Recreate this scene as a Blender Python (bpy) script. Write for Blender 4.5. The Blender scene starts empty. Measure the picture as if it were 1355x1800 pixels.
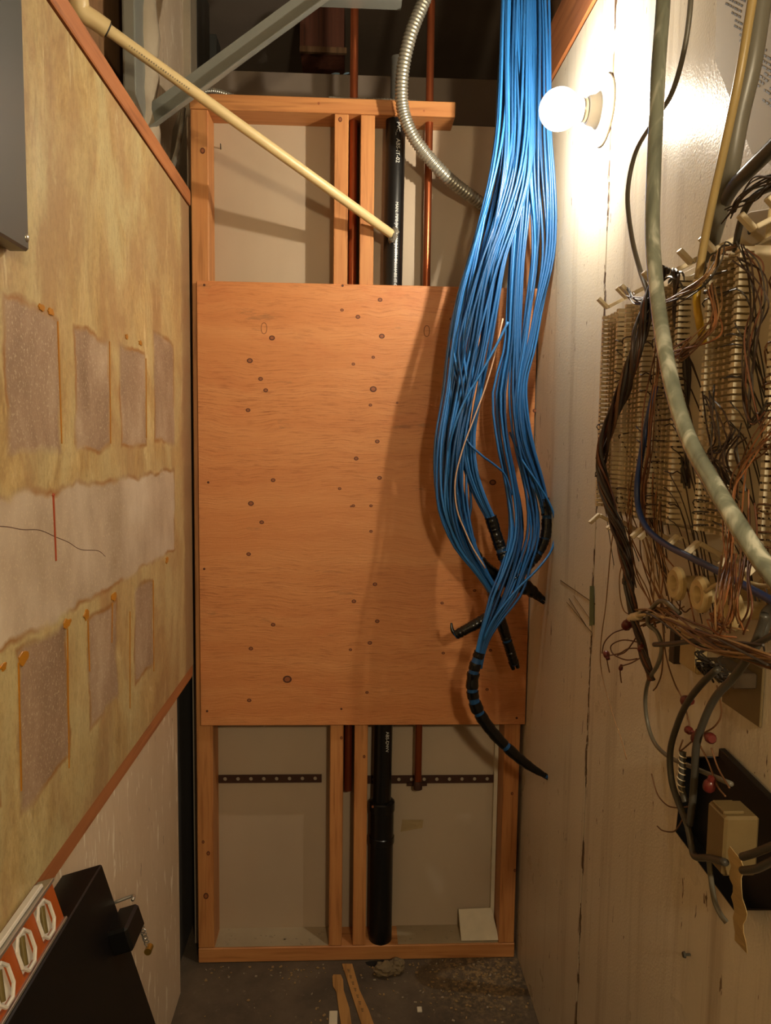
import bpy, bmesh, math, random
import numpy as np
from mathutils import Vector, Matrix
random.seed(7)
S = bpy.context.scene
COL = S.collection

# ------------------------------------------------------------------ camera
F_PX, IW, IH = 1317.6, 1355.0, 1800.0
CAM = np.array([0.4304, -2.0598, 1.5145])
YAW, PITCH, ROLL = 0.0459, -0.0907, 0.0134
def _axes(yaw, pitch, roll):
    cy, sy, cp, sp = math.cos(yaw), math.sin(yaw), math.cos(pitch), math.sin(pitch)
    f = np.array([sy*cp, cy*cp, sp]); r = np.array([cy, -sy, 0]); u = np.cross(r, f)
    cr, sr = math.cos(roll), math.sin(roll)
    return cr*r+sr*u, -sr*r+cr*u, f
AR, AU, AF = _axes(YAW, PITCH, ROLL)
cam_data = bpy.data.cameras.new('camera')
cam = bpy.data.objects.new('camera', cam_data); COL.objects.link(cam)
m = Matrix.Identity(4)
for i in range(3):
    m[i][0], m[i][1], m[i][2], m[i][3] = AR[i], AU[i], -AF[i], CAM[i]
cam.matrix_world = m
cam_data.sensor_fit = 'VERTICAL'; cam_data.sensor_height = 24.0
cam_data.lens = 24.0*F_PX/IH
cam_data.clip_start = 0.01
S.camera = cam

# ------------------------------------------------------------------ light
S.view_settings.view_transform = 'Standard'; S.view_settings.look = 'None'
S.view_settings.gamma = 1.0; S.view_settings.use_curve_mapping = False
S.view_settings.exposure = 0.62
S.cycles.sample_clamp_indirect = 6.0
w = bpy.data.worlds.new('world'); S.world = w; w.use_nodes = True
w.node_tree.nodes['Background'].inputs[0].default_value = (1.0, 0.68, 0.38, 1)
w.node_tree.nodes['Background'].inputs[1].default_value = 0.035
BULB_STRENGTH = 7000.0
BULB_COLOR = (1.0, 0.89, 0.72)
# the bare lamp of the room behind the camera (its shadows fall just left of the cables)
ld = bpy.data.lights.new('room_lamp', 'POINT'); ld.energy = 43; ld.color = (1.0, 0.82, 0.54); ld.shadow_soft_size = 0.06
lo = bpy.data.objects.new('room_lamp', ld); lo.location = (0.80, -2.75, 1.95); COL.objects.link(lo)

# ------------------------------------------------------------------ helpers
def on(x, y, ax, c):
    """the point of the plane (axis ax = c) that the photograph shows at pixel x, y"""
    d = AF + AR*(x-IW/2)/F_PX + AU*(IH/2-y)/F_PX
    t = (c-CAM[ax])/d[ax]
    return CAM+t*d
XR = 0.936      # face of the right wall
XL = -0.005     # face of the left plywood
def rw(x, y, off=0.0): return on(x, y, 0, XR-off)
def lw(x, y, off=0.0): return on(x, y, 0, XL+off)
def yp(x, y, Y=0.0): return on(x, y, 1, Y)

def lin(h):
    h = h.lstrip('#'); o = []
    for i in (0, 2, 4):
        v = int(h[i:i+2], 16)/255.0
        o.append(v/12.92 if v <= 0.04045 else ((v+0.055)/1.055)**2.4)
    return tuple(o)+(1.0,)

def catmull(pts, n):
    P = [np.array(p, float) for p in pts]
    if len(P) == 2: return [P[0]+(P[1]-P[0])*i/n for i in range(n+1)]
    P = [2*P[0]-P[1]]+P+[2*P[-1]-P[-2]]
    segs = len(P)-3
    out = []
    for i in range(n+1):
        s = i/n*segs; k = min(int(s), segs-1); t = s-k
        a, b, c, d = P[k:k+4]
        out.append(0.5*((2*b)+(c-a)*t+(2*a-5*b+4*c-d)*t*t+(3*b-a-3*c+d)*t**3))
    return out

class MB:
    def __init__(self): self.v = []; self.f = []
    def add(self, v, f):
        o = len(self.v); self.v += [tuple(map(float, p)) for p in v]; self.f += [tuple(i+o for i in q) for q in f]; return self
    def box(self, x0, x1, y0, y1, z0, z1):
        return self.add([(x, y, z) for z in (z0, z1) for y in (y0, y1) for x in (x0, x1)],
                        [(0, 2, 3, 1), (4, 5, 7, 6), (0, 1, 5, 4), (2, 6, 7, 3), (0, 4, 6, 2), (1, 3, 7, 5)])
    def obox(self, c, ax, ay, az):
        """box by centre and three half-axis vectors"""
        c, ax, ay, az = [np.array(q, float) for q in (c, ax, ay, az)]
        return self.add([c+sx*ax+sy*ay+sz*az for sz in (-1, 1) for sy in (-1, 1) for sx in (-1, 1)],
                        [(0, 2, 3, 1), (4, 5, 7, 6), (0, 1, 5, 4), (2, 6, 7, 3), (0, 4, 6, 2), (1, 3, 7, 5)])
    def bar(self, a, b, w, h, up=(0, 0, 1)):
        a, b = np.array(a, float), np.array(b, float); d = b-a; L = np.linalg.norm(d); d /= L
        s = np.cross(d, np.array(up, float)); s /= np.linalg.norm(s); u = np.cross(s, d)
        return self.obox((a+b)/2, d*L/2, s*w/2, u*h/2)
    def prism(self, poly, d):
        """planar polygon pushed along vector d"""
        n = len(poly); d = np.array(d, float); P = [np.array(q, float) for q in poly]
        return self.add(P+[q+d for q in P], [tuple(range(n))[::-1], tuple(range(n, 2*n))]+[(i, (i+1) % n, n+(i+1) % n, n+i) for i in range(n)])
    def tube(self, path, r, sides=8, caps=True, flat=1.0):
        P = [np.array(p, float) for p in path]; n = len(P)
        R = list(r) if hasattr(r, '__len__') else [r]*n
        if len(R) != n: R = list(np.interp(np.linspace(0, 1, n), np.linspace(0, 1, len(R)), R))
        T = []
        for i in range(n):
            t = P[min(i+1, n-1)]-P[max(i-1, 0)]; l = np.linalg.norm(t); T.append(t/l if l > 1e-9 else np.array([0, 0, 1.]))
        a = np.array([1., 0, 0]) if abs(T[0][0]) < 0.8 else np.array([0, 1., 0])
        nrm = np.cross(T[0], a); nrm /= np.linalg.norm(nrm)
        o = len(self.v)
        for i in range(n):
            nrm = nrm-T[i]*(nrm@T[i]); nrm /= np.linalg.norm(nrm); b = np.cross(T[i], nrm)
            for k in range(sides):
                q = 2*math.pi*k/sides
                self.v.append(tuple(P[i]+R[i]*(math.cos(q)*nrm+flat*math.sin(q)*b)))
        for i in range(n-1):
            for k in range(sides):
                k2 = (k+1) % sides
                self.f.append((o+i*sides+k, o+i*sides+k2, o+(i+1)*sides+k2, o+(i+1)*sides+k))
        if caps:
            self.f.append(tuple(o+k for k in range(sides))[::-1]); self.f.append(tuple(o+(n-1)*sides+k for k in range(sides)))
        return self
    def lathe(self, c, axis, prof, sides=24):
        """prof: list of (distance along axis, radius)"""
        c = np.array(c, float); d = np.array(axis, float); d /= np.linalg.norm(d)
        return self.tube_rings([(c+d*t, max(r, 1e-4)) for t, r in prof], d, sides)
    def tube_rings(self, rings, d, sides):
        a = np.array([0, 0, 1.]) if abs(d[2]) < 0.8 else np.array([0, 1., 0])
        n = np.cross(d, a); n /= np.linalg.norm(n); b = np.cross(d, n); o = len(self.v)
        for p, r in rings:
            for k in range(sides):
                q = 2*math.pi*k/sides; self.v.append(tuple(p+r*(math.cos(q)*n+math.sin(q)*b)))
        for i in range(len(rings)-1):
            for k in range(sides):
                k2 = (k+1) % sides; self.f.append((o+i*sides+k, o+i*sides+k2, o+(i+1)*sides+k2, o+(i+1)*sides+k))
        self.f.append(tuple(o+k for k in range(sides))[::-1]); self.f.append(tuple(o+(len(rings)-1)*sides+k for k in range(sides)))
        return self
    def build(self, name, mat, parent=None, bevel=0, smooth=False, world=True):
        off = np.zeros(3)
        q = parent
        while q is not None: off = off+np.array(q.location); q = q.parent
        me = bpy.data.meshes.new(name)
        V = [tuple(np.array(p)-off) for p in self.v] if (parent and world) else self.v
        me.from_pydata(V, [], self.f); me.update()
        bm = bmesh.new(); bm.from_mesh(me)
        bmesh.ops.recalc_face_normals(bm, faces=bm.faces)
        if bevel: bmesh.ops.bevel(bm, geom=list(bm.edges), offset=bevel, segments=1, affect='EDGES', clamp_overlap=True)
        bm.to_mesh(me); bm.free()
        if smooth:
            me.polygons.foreach_set('use_smooth', [True]*len(me.polygons))
            if smooth == 'auto':
                me.set_sharp_from_angle(angle=math.radians(40))
        o = bpy.data.objects.new(name, me); COL.objects.link(o); o.parent = parent
        me.materials.append(mat)
        return o

def tag(o, label=None, cat=None, group=None, kind=None):
    if label: o['label'] = label
    if cat: o['category'] = cat
    if group: o['group'] = group
    if kind: o['kind'] = kind
    return o
def thing(name, label, cat, loc, group=None):
    o = bpy.data.objects.new(name, None); COL.objects.link(o); o.location = tuple(map(float, loc)); o.empty_display_size = 0.05
    return tag(o, label, cat, group)
def struct(o): o['kind'] = 'structure'; return o

# ------------------------------------------------------------------ materials
class Mat:
    def __init__(self, name, rough=0.6, metal=0.0, spec=0.5):
        self.m = bpy.data.materials.new(name); self.m.use_nodes = True
        self.t = self.m.node_tree; self.b = self.t.nodes['Principled BSDF']
        self.b.inputs['Roughness'].default_value = rough; self.b.inputs['Metallic'].default_value = metal
        self.b.inputs['Specular IOR Level'].default_value = spec
        self.co = self.t.nodes.new('ShaderNodeTexCoord').outputs['Object']
    def n(self, kind, **k):
        q = self.t.nodes.new(kind)
        for a, v in k.items(): setattr(q, a, v)
        return q
    def link(self, a, b): self.t.links.new(a, b)
    def mapped(self, scale=(1, 1, 1), loc=(0, 0, 0), co=None):
        q = self.n('ShaderNodeMapping'); q.inputs['Scale'].default_value = scale; q.inputs['Location'].default_value = loc
        self.link(co or self.co, q.inputs['Vector']); return q.outputs[0]
    def noise(self, scale=5, stretch=(1, 1, 1), detail=4, rough=0.55, dist=0.0, loc=(0, 0, 0)):
        q = self.n('ShaderNodeTexNoise'); q.inputs['Scale'].default_value = scale; q.inputs['Detail'].default_value = detail
        q.inputs['Roughness'].default_value = rough; q.inputs['Distortion'].default_value = dist
        self.link(self.mapped(stretch, loc), q.inputs['Vector']); return q.outputs['Fac']
    def ramp(self, fac, stops):
        q = self.n('ShaderNodeValToRGB'); e = q.color_ramp.elements
        while len(e) < len(stops): e.new(0.5)
        for i, (p, c) in enumerate(stops):
            e[i].position = p; e[i].color = lin(c) if isinstance(c, str) else (c if hasattr(c, '__len__') else (c, c, c, 1))
        self.link(fac, q.inputs[0]); return q.outputs[0]
    def mix(self, fac, a, b, mode='MIX'):
        q = self.n('ShaderNodeMix', data_type='RGBA', blend_type=mode)
        for sock, v in ((q.inputs[0], fac), (q.inputs[6], a), (q.inputs[7], b)):
            if isinstance(v, str): sock.default_value = lin(v)
            elif isinstance(v, (int, float)): sock.default_value = v
            elif isinstance(v, tuple): sock.default_value = v
            else: self.link(v, sock)
        return q.outputs[2]
    def math(self, op, a, b=None, c=None, clamp=False):
        q = self.n('ShaderNodeMath', operation=op, use_clamp=clamp)
        for i, v in enumerate((a, b, c)):
            if v is None: continue
            if isinstance(v, (int, float)): q.inputs[i].default_value = v
            else: self.link(v, q.inputs[i])
        return q.outputs[0]
    def sep(self):
        q = self.n('ShaderNodeSeparateXYZ'); self.link(self.co, q.inputs[0]); return q.outputs
    def color(self, c):
        if isinstance(c, str): self.b.inputs['Base Color'].default_value = lin(c)
        else: self.link(c, self.b.inputs['Base Color'])
        return self
    def rough(self, v): self.link(v, self.b.inputs['Roughness']); return self
    def bump(self, h, strength=0.3, dist=0.002):
        q = self.n('ShaderNodeBump'); q.inputs['Strength'].default_value = strength; q.inputs['Distance'].default_value = dist
        self.link(h, q.inputs['Height']); self.link(q.outputs[0], self.b.inputs['Normal']); return self

def plain(name, c, rough=0.5, metal=0.0, var=0.25, scale=30, bump=0.0, spec=0.5):
    M = Mat(name, rough, metal, spec)
    q = M.noise(scale)
    M.color(M.mix(M.math('MULTIPLY', q, var), c, (0, 0, 0, 1)))
    if bump: M.bump(q, bump)
    return M.m

def wood(name, c1, c2, cdark, grain, rough=0.55, wear=0.3):
    """grain = stretch per axis: small along the fibre"""
    M = Mat(name, rough)
    fine = M.noise(60, grain, 5, 0.6, 0.4)
    broad = M.noise(5, tuple(0.35+0.65*g for g in grain), 3)
    col = M.ramp(fine, [(0.3, c1), (0.62, c2)])
    col = M.mix(M.ramp(M.noise(95, grain, 3, 0.5, 0.2, (3, 1, 2)), [(0.52, 0.0), (0.66, 0.55)]), col, cdark)
    col = M.mix(M.math('MULTIPLY', M.ramp(broad, [(0.35, 0.0), (0.7, 1.0)]), wear), col, cdark)
    M.color(col); M.bump(fine, 0.25, 0.001)
    return M.m

# plywood sheet on the frame: fibre runs along X
def plywood_mat():
    M = Mat('fir_plywood', 0.5)
    warp = M.noise(2.2, (1, 1, 1), 3)
    s = M.sep()
    zz = M.math('ADD', s[2], M.math('MULTIPLY', warp, 0.10))
    q = M.n('ShaderNodeCombineXYZ')
    M.link(M.math('MULTIPLY', s[0], 0.06), q.inputs[0]); M.link(zz, q.inputs[2])
    def nz(scale, d, r):
        t = M.n('ShaderNodeTexNoise'); t.inputs['Scale'].default_value = scale; t.inputs['Detail'].default_value = d; t.inputs['Roughness'].default_value = r
        M.link(q.outputs[0], t.inputs['Vector']); return t.outputs['Fac']
    fine = nz(230, 6, 0.75); mid = nz(16, 4, 0.6)
    band = M.noise(1.6, (0.5, 1, 1.6), 3)
    col = M.ramp(mid, [(0.3, '#be7843'), (0.5, '#c5814a'), (0.7, '#cd8d56')])
    col = M.mix(M.math('MULTIPLY', M.ramp(fine, [(0.50, 0.0), (0.64, 0.85)]), M.ramp(band, [(0.40, 0.2), (0.58, 1.0)])), col, '#8e4d22')
    blot = M.noise(7, (0.7, 1, 1.4), 4, 0.6, 0.5, (4, 2, 8))
    col = M.mix(M.ramp(blot, [(0.55, 0.0), (0.75, 0.35)]), col, '#b3592a')
    grime = M.noise(11, (0.5, 1, 2.2), 5, 0.7, 0, (9, 2, 1))
    col = M.mix(M.ramp(grime, [(0.62, 0.0), (0.76, 0.65)]), col, '#5b4630')
    M.color(col); M.bump(fine, 0.6, 0.002)
    return M.m
PLY = plywood_mat()
STUD_Z = wood('fir_stud_upright', '#b37441', '#c3884f', '#8a5228', (1, 1, 0.05))
STUD_X = wood('fir_plate_lengthwise', '#b37441', '#c3884f', '#8a5228', (0.05, 1, 1))
RAIL_Y = wood('red_fir_rail', '#9e5f34', '#b07142', '#744020', (1, 0.05, 1), 0.6, 0.4)
BROWN = wood('old_brown_board', '#6d4f31', '#7d5c3b', '#4c3520', (1, 1, 0.05), 0.7)
STIR = wood('paint_stirrer_wood', '#a5763d', '#b58549', '#7c5426', (1, 0.06, 1), 0.7)
KNOT = plain('knot_dark', '#5c2c14', 0.6, var=0.5, scale=300)
KNOT_IN = plain('knot_heart', '#9c5a31', 0.6, var=0.4, scale=200)

def drywall_mat(name, c1, c2, chips=0.0, rough=0.6, dark='#4a3320'):
    M = Mat(name, rough)
    col = M.ramp(M.noise(2.5, (1, 1, 0.5), 4), [(0.3, c1), (0.7, c2)])
    if chips:
        sp = M.noise(26, (1, 1, 0.28), 3, 0.6, 0.3)
        col = M.mix(M.ramp(sp, [(0.70, 0.0), (0.715, chips)]), col, dark)
        sm = M.noise(6, (1, 1, 0.25), 5, 0.7, 0, (3, 3, 3))
        col = M.mix(M.ramp(sm, [(0.55, 0.0), (0.8, 0.3)]), col, dark)
    M.color(col); M.bump(M.noise(220, (1, 1, 1), 2), 0.12, 0.001)
    return M.m
DRY = drywall_mat('drywall_back', '#a6927a', '#b09e86')
def right_wall_mat():
    M = Mat('cream_painted_board', 0.3, 0.0, 0.14)
    col = M.ramp(M.noise(2.2, (1, 1, 0.35), 5, 0.6), [(0.3, '#cbc0aa'), (0.7, '#d6ccb8')])
    chip = M.noise(30, (1, 1.5, 0.3), 4, 0.65, 0.3)
    chip2 = M.noise(75, (1, 1.2, 0.4), 3, 0.6, 0.2, (5, 5, 1))
    col = M.mix(M.ramp(chip, [(0.685, 0.0), (0.695, 0.9)]), col, '#4b2f18')
    col = M.mix(M.ramp(chip2, [(0.705, 0.0), (0.715, 0.8)]), col, '#5a3a1e')
    s = M.sep()
    near = M.math('SUBTRACT', 1.0, M.math('MULTIPLY', M.math('ABSOLUTE', M.math('ADD', s[1], 0.538)), 28.0), clamp=True)
    cs = M.math('MULTIPLY', near, M.noise(40, (1, 1.3, 0.35), 4, 0.65, 0.4, (1, 1, 7)))
    col = M.mix(M.ramp(cs, [(0.42, 0.0), (0.44, 0.9)]), col, '#4e3219')
    streak = M.noise(10, (1, 1.6, 0.06), 5, 0.7, 0.1, (2, 8, 1))
    col = M.mix(M.ramp(streak, [(0.52, 0.0), (0.75, 0.55)]), col, '#7b6140')
    M.color(col)
    M.bump(M.noise(260, (1, 1, 1), 2, 0.5), 0.35, 0.0012)
    M.rough(M.ramp(M.noise(8), [(0.3, 0.26), (0.7, 0.4)]))
    return M.m
RWALL = right_wall_mat()
def low_wall_mat():
    M = Mat('scraped_white_wall', 0.45)
    col = M.ramp(M.noise(3, (1, 1, 0.5), 5), [(0.3, '#c0aa8c'), (0.7, '#dac6ab')])
    scr = M.noise(40, (1, 1.4, 0.25), 3, 0.6, 0.8)
    col = M.mix(M.ramp(scr, [(0.61, 0.0), (0.65, 0.85)]), col, '#f2e8d4')
    col = M.mix(M.ramp(M.noise(34, (1, 1.4, 0.3), 4, 0.6, 0.3, (7, 1, 1)), [(0.69, 0.0), (0.70, 0.8)]), col, '#5f4833')
    M.color(col); M.bump(scr, 0.5, 0.003); return M.m
LOWW = low_wall_mat()
def floor_mat():
    M = Mat('dusty_concrete', 0.85)
    col = M.ramp(M.noise(5, (1, 1, 1), 6, 0.65), [(0.25, '#342a20'), (0.5, '#504334'), (0.75, '#665643')])
    col = M.mix(M.ramp(M.noise(38, (1, 1, 1), 4, 0.7), [(0.62, 0.0), (0.72, 0.5)]), col, '#8d7a5f')
    s = M.sep()
    dx = M.math('SUBTRACT', s[0], 0.82); dy = M.math('SUBTRACT', s[1], -0.06)
    d = M.math('SQRT', M.math('ADD', M.math('MULTIPLY', dx, dx), M.math('MULTIPLY', dy, dy)))
    saw = M.math('MULTIPLY', M.ramp(d, [(0.03, 1.0), (0.22, 0.0)]), M.ramp(M.noise(60, (1, 1, 1), 4, 0.7), [(0.45, 0.0), (0.62, 0.6)]))
    col = M.mix(saw, col, '#a8895a')
    M.color(col); M.bump(M.noise(45, (1, 1, 1), 5), 0.5, 0.004); return M.m
FLOORM = floor_mat()
DARKV = plain('void_dark', '#9a8a7a', 0.9, var=0.4, scale=4)
DARKG = plain('gap_grey', '#3a3631', 0.8)
STEEL = plain('galvanised_steel', '#8d8f86', 0.38, 0.35, var=0.2, scale=12)
STEELD = plain('grey_enamel', '#53534f', 0.35, 0.1, var=0.25, scale=6)
ALU = plain('aluminium', '#b9b4aa', 0.3, 0.8, var=0.15)
FLEX = plain('flex_steel', '#a5a294', 0.32, 0.65, var=0.15, scale=40)
COPPER = plain('copper_pipe', '#b0603a', 0.32, 0.85, var=0.45, scale=9)
ABS = plain('black_abs', '#121212', 0.28, var=0.4, scale=20)
TAPE = plain('black_tape', '#0b0b0b', 0.25, var=0.3, scale=50)
RUST = plain('rusty_strap', '#4a2c1d', 0.7, 0.3, var=0.5, scale=40)
CREAM = plain('cream_cpvc', '#cdb684', 0.4, var=0.12, scale=15)
PRINT_W = plain('white_print', '#e0e0d8', 0.6, var=0.25, scale=250)
PRINT_D = plain('dark_print', '#3a342c', 0.7, var=0.3, scale=300)
BLACK = plain('black_powder_coat', '#0a0909', 0.42, var=0.3, scale=40, spec=0.35)
IVORY = plain('ivory_plastic', '#bfa97c', 0.45, var=0.15, scale=20)
IVORY_L = plain('ivory_block_plastic', '#ddd0b4', 0.42, var=0.15, scale=25)
TIN = plain('tinned_clip', '#c9b898', 0.4, 0.15, var=0.3, scale=90)
PORC = plain('porcelain', '#d8d2c4', 0.2, var=0.05)
PAPER = plain('paper', '#b7ad9a', 0.8, var=0.1, scale=8)
def cable_mat(name, c, rough=0.38, var=0.2): return plain(name, c, rough, var=var, scale=25)
BLUE = [cable_mat('blue_jacket_%s' % k, c) for k, c in (('bright', '#276bab'), ('mid', '#1f5890'), ('deep', '#184775'))]
WIRES = [cable_mat('wire_%s' % k, c, 0.5) for k, c in (('copper_brown', '#6f4b2e'), ('tan', '#937049'), ('slate', '#3f3831'), ('rust', '#643a22'), ('umber', '#38261a'), ('orange', '#8f5a34'))]
GREYC = cable_mat('grey_cable', '#6c685c'); GREYD = cable_mat('dark_grey_cable', '#45423b'); TANC = cable_mat('tan_cable', '#a8915e')
YELC = cable_mat('yellow_cable', '#c09a2a'); NAVY = cable_mat('navy_cable', '#20386a'); STRING = cable_mat('pink_pull_string', '#c9a184')
REDP = plain('red_splice_gel', '#64241f', 0.3, var=0.3)
ORANGE = plain('orange_enamel', '#a8501c', 0.4, var=0.25, scale=20)
FOAMW = plain('sprayed_white_plaster', '#a99c86', 0.6, var=0.3, scale=20, bump=1.0)
FLUFF = plain('mineral_wool', '#7d6a4d', 0.95, var=0.5, scale=60, bump=1.0)
MASK = plain('masking_tape', '#b99f6e', 0.7, var=0.2, scale=30)
DUST = drywall_mat('plaster_dust', '#8f7d62', '#b0a083', 0.5)
GLUE_O = plain('amber_glue', '#b5781c', 0.35, var=0.35, scale=40)
REDDRIP = plain('red_paint_drip', '#a5431d', 0.5)
CHALK = plain('dry_white_chip', '#d6c9ae', 0.8)
def clear_mat():
    M = Mat('clear_sheath', 0.14)
    q = M.noise(30, (1, 1, 0.25), 3, 0.5, 1.5)
    M.color(M.ramp(q, [(0.35, '#6b7063'), (0.55, '#868c7c'), (0.68, '#c3c5b6')])); M.b.inputs['Coat Weight'].default_value = 1.0; M.b.inputs['Coat Roughness'].default_value = 0.08
    M.bump(q, 0.5, 0.003)
    return M.m
CLEAR = clear_mat()

def left_panel_mat(rects):
    """yellowed glue over board; the rects (y0,y1,z0,z1) are the clean prints left by removed boards"""
    M = Mat('glue_stained_board', 0.5)
    s = M.sep()
    w1 = M.math('MULTIPLY', M.math('SUBTRACT', M.noise(12, (1, 1, 1), 5), 0.5), 0.045)
    w2 = M.math('MULTIPLY', M.math('SUBTRACT', M.noise(9, (1, 1, 1), 4, 0.55, 0, (5, 7, 3)), 0.5), 0.05)
    y = M.math('ADD', s[1], w1); z = M.math('ADD', s[2], w2)
    D = None; DB = None
    for i, (a, b, c, d) in enumerate(rects):
        q = M.math('MAXIMUM', M.math('SUBTRACT', M.math('ABSOLUTE', M.math('SUBTRACT', y, (a+b)/2)), abs(b-a)/2),
                   M.math('SUBTRACT', M.math('ABSOLUTE', M.math('SUBTRACT', z, (c+d)/2)), abs(d-c)/2))
        if i == 4: DB = q
        D = q if D is None else M.math('MINIMUM', D, q)
    inside = M.math('MULTIPLY_ADD', D, -75.0, 0.5, clamp=True)
    edge = M.math('SUBTRACT', 1.0, M.math('MULTIPLY', M.math('ABSOLUTE', D), 150.0), clamp=True)
    streak = M.noise(15, (1, 1, 0.42), 9, 0.8, 0.9)
    blot = M.noise(4.5, (1, 1, 0.55), 5, 0.65, 1.2, (1, 2, 3))
    glue = M.ramp(streak, [(0.30, '#826741'), (0.44, '#a78b5a'), (0.58, '#bfa874'), (0.72, '#e2d4aa')])
    glue = M.mix(M.ramp(blot, [(0.42, 0.0), (0.60, 0.85)]), glue, '#bbae80')
    glue = M.mix(M.ramp(M.noise(4.5, (1, 1, 0.45), 5, 0.65, 0.9, (8, 8, 8)), [(0.46, 0.0), (0.60, 0.8)]), glue, '#9e7e57')
    glue = M.mix(M.ramp(M.noise(30, (1, 1, 0.15), 4, 0.7, 1.2, (2, 3, 8)), [(0.60, 0.0), (0.72, 0.6)]), glue, '#d8cda2')
    glue = M.mix(M.math('MULTIPLY', M.ramp(M.noise(140, (1, 1, 0.6), 4, 0.8), [(0.45, 0.0), (0.65, 1.0)]), 0.3), glue, '#6b5334')
    glue = M.mix(M.ramp(M.noise(22, (1, 1, 0.2), 5, 0.7, 1.0, (4, 3, 1)), [(0.60, 0.0), (0.75, 0.6)]), glue, '#6e5330')
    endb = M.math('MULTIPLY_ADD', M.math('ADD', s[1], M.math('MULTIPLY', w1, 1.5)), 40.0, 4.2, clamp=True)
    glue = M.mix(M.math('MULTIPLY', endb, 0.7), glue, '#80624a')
    brd = M.ramp(M.noise(5, (1, 1, 0.7), 4, 0.6, 0, (2, 9, 4)), [(0.3, '#978269'), (0.5, '#b09d86'), (0.7, '#c8b9a3')])
    old = M.ramp(M.noise(8, (1, 1, 0.6), 5, 0.7, 0.4, (3, 1, 7)), [(0.3, '#7c624a'), (0.5, '#947960'), (0.7, '#ad967c')])   # the small prints are browner than the wide one
    brd = M.mix(M.math('MULTIPLY_ADD', DB, 60.0, 0.2, clamp=True), brd, old)
    fleck = M.noise(230, (1, 0.8, 0.8), 4, 0.75)
    brd = M.mix(M.ramp(fleck, [(0.54, 0.0), (0.68, 0.6)]), brd, '#cdbb9c')
    col = M.mix(inside, glue, brd)
    gate = M.ramp(M.noise(7, (1, 1, 1), 3, 0.5, 0, (6, 1, 4)), [(0.42, 0.0), (0.56, 0.85)])
    col = M.mix(M.math('MULTIPLY', edge, gate), col, '#8d5b1c')
    spots = M.noise(32, (1, 1, 0.5), 3, 0.6, 0.2, (1, 6, 2))
    col = M.mix(M.ramp(spots, [(0.73, 0.0), (0.75, 0.85)]), col, '#4f371c')
    M.color(col)
    M.bump(M.math('ADD', M.math('MULTIPLY', inside, -0.6), M.math('ADD', streak, M.math('MULTIPLY', fleck, 0.5))), 0.4, 0.002)
    M.rough(M.ramp(inside, [(0, 0.38), (1, 0.7)]))
    return M.m

# ================================================================== STRUCTURE
struct(tag(MB().box(-1.5, 1.6, -4.2, 1.9, -0.15, 0.0).build('floor', FLOORM)))
struct(tag(MB().box(-1.6, 2.0, -4.2, 2.0, 3.2, 3.3).build('ceiling', DARKV)))
YB = 0.107   # face of the drywall behind the studs
wall_back = struct(MB().box(-0.03, 0.975, YB, YB+0.013, 0.0, 2.40).build('wall_back', DRY))
struct(MB().box(-1.6, 2.0, 1.9, 2.0, 0, 3.2).build('wall_void', DARKV))
# right wall: two painted boards, the seam stands about half a metre before the frame
wr = struct(MB().box(XR, XR+0.018, -0.536, 0.12, 0.0, 2.448).build('wall_right', RWALL, bevel=0.0015))
wr2 = struct(MB().box(XR, XR+0.018, -4.2, -0.5392, 0.0, 3.1).build('wall_right_near', RWALL, bevel=0.0015))
MB().box(XR+0.0012, XR+0.012, -0.5391, -0.5361, 0, 2.44).build('seam_shade_strip', plain('seam_shade', '#1d120a', .9), wr)  # dark strip that paints the shade inside the open seam
struct(MB().box(XR+0.0185, XR+0.06, -4.2, 0.12, 0.0, 3.1).build('wall_right_framing', DARKV))
struct(MB().box(XR-0.004, XR+0.035, -0.53, 0.5, 2.456, 2.60).build('trim_1', RAIL_Y, bevel=0.002))
# left wall: stained plywood between two rails, white board below
def rect(tl, tr, br, bl):
    P = [lw(*q) for q in (tl, tr, br, bl)]
    y0 = (P[0][1]+P[3][1])/2; y1 = (P[1][1]+P[2][1])/2
    z1 = (P[0][2]+P[1][2])/2; z0 = (P[2][2]+P[3][2])/2
    return (y0, y1, z0, z1)
RECTS = [rect((8, 522), (100, 558), (108, 788), (12, 795)), rect((131, 580), (190, 593), (193, 785), (134, 790)),
         rect((212, 603), (255, 622), (257, 782), (212, 788)), rect((270, 586), (304, 600), (306, 775), (272, 780)),
         rect((-40, 890), (306, 822), (308, 963), (-40, 1172)),
         rect((33, 1140), (118, 1100), (120, 1345), (35, 1415)), rect((156, 1088), (205, 1055), (205, 1225), (156, 1280)),
         rect((236, 1040), (268, 1015), (270, 1170), (238, 1195)), rect((-60, 1190), (-10, 1165), (-10, 1440), (-60, 1480))]
LPAN = left_panel_mat(RECTS)
wl = struct(MB().box(XL-0.018, XL, -3.6, 0.004, 0.897, 2.130).build('wall_left', LPAN))
struct(MB().box(-0.040, -0.001, -3.6, 0.010, 2.1345, 2.173).build('trim_2', RAIL_Y, bevel=0.002))
struct(MB().box(-0.045, XL-0.002, -3.6, 0.006, 0.862, 0.8965).build('trim_3', RAIL_Y, bevel=0.0015))
struct(MB().box(-0.045, -0.027, -4.2, -0.10, 0.0, 0.861).build('wall_left_lower', LOWW, bevel=0.001))
struct(MB().box(-0.075, -0.055, -0.30, 0.30, 0.0, 2.10).build('wall_left_recess', DARKG))
struct(MB().box(-0.30, -0.046, -4.2, -0.31, 0.0, 2.06).build('wall_left_core', DARKV))
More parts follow.
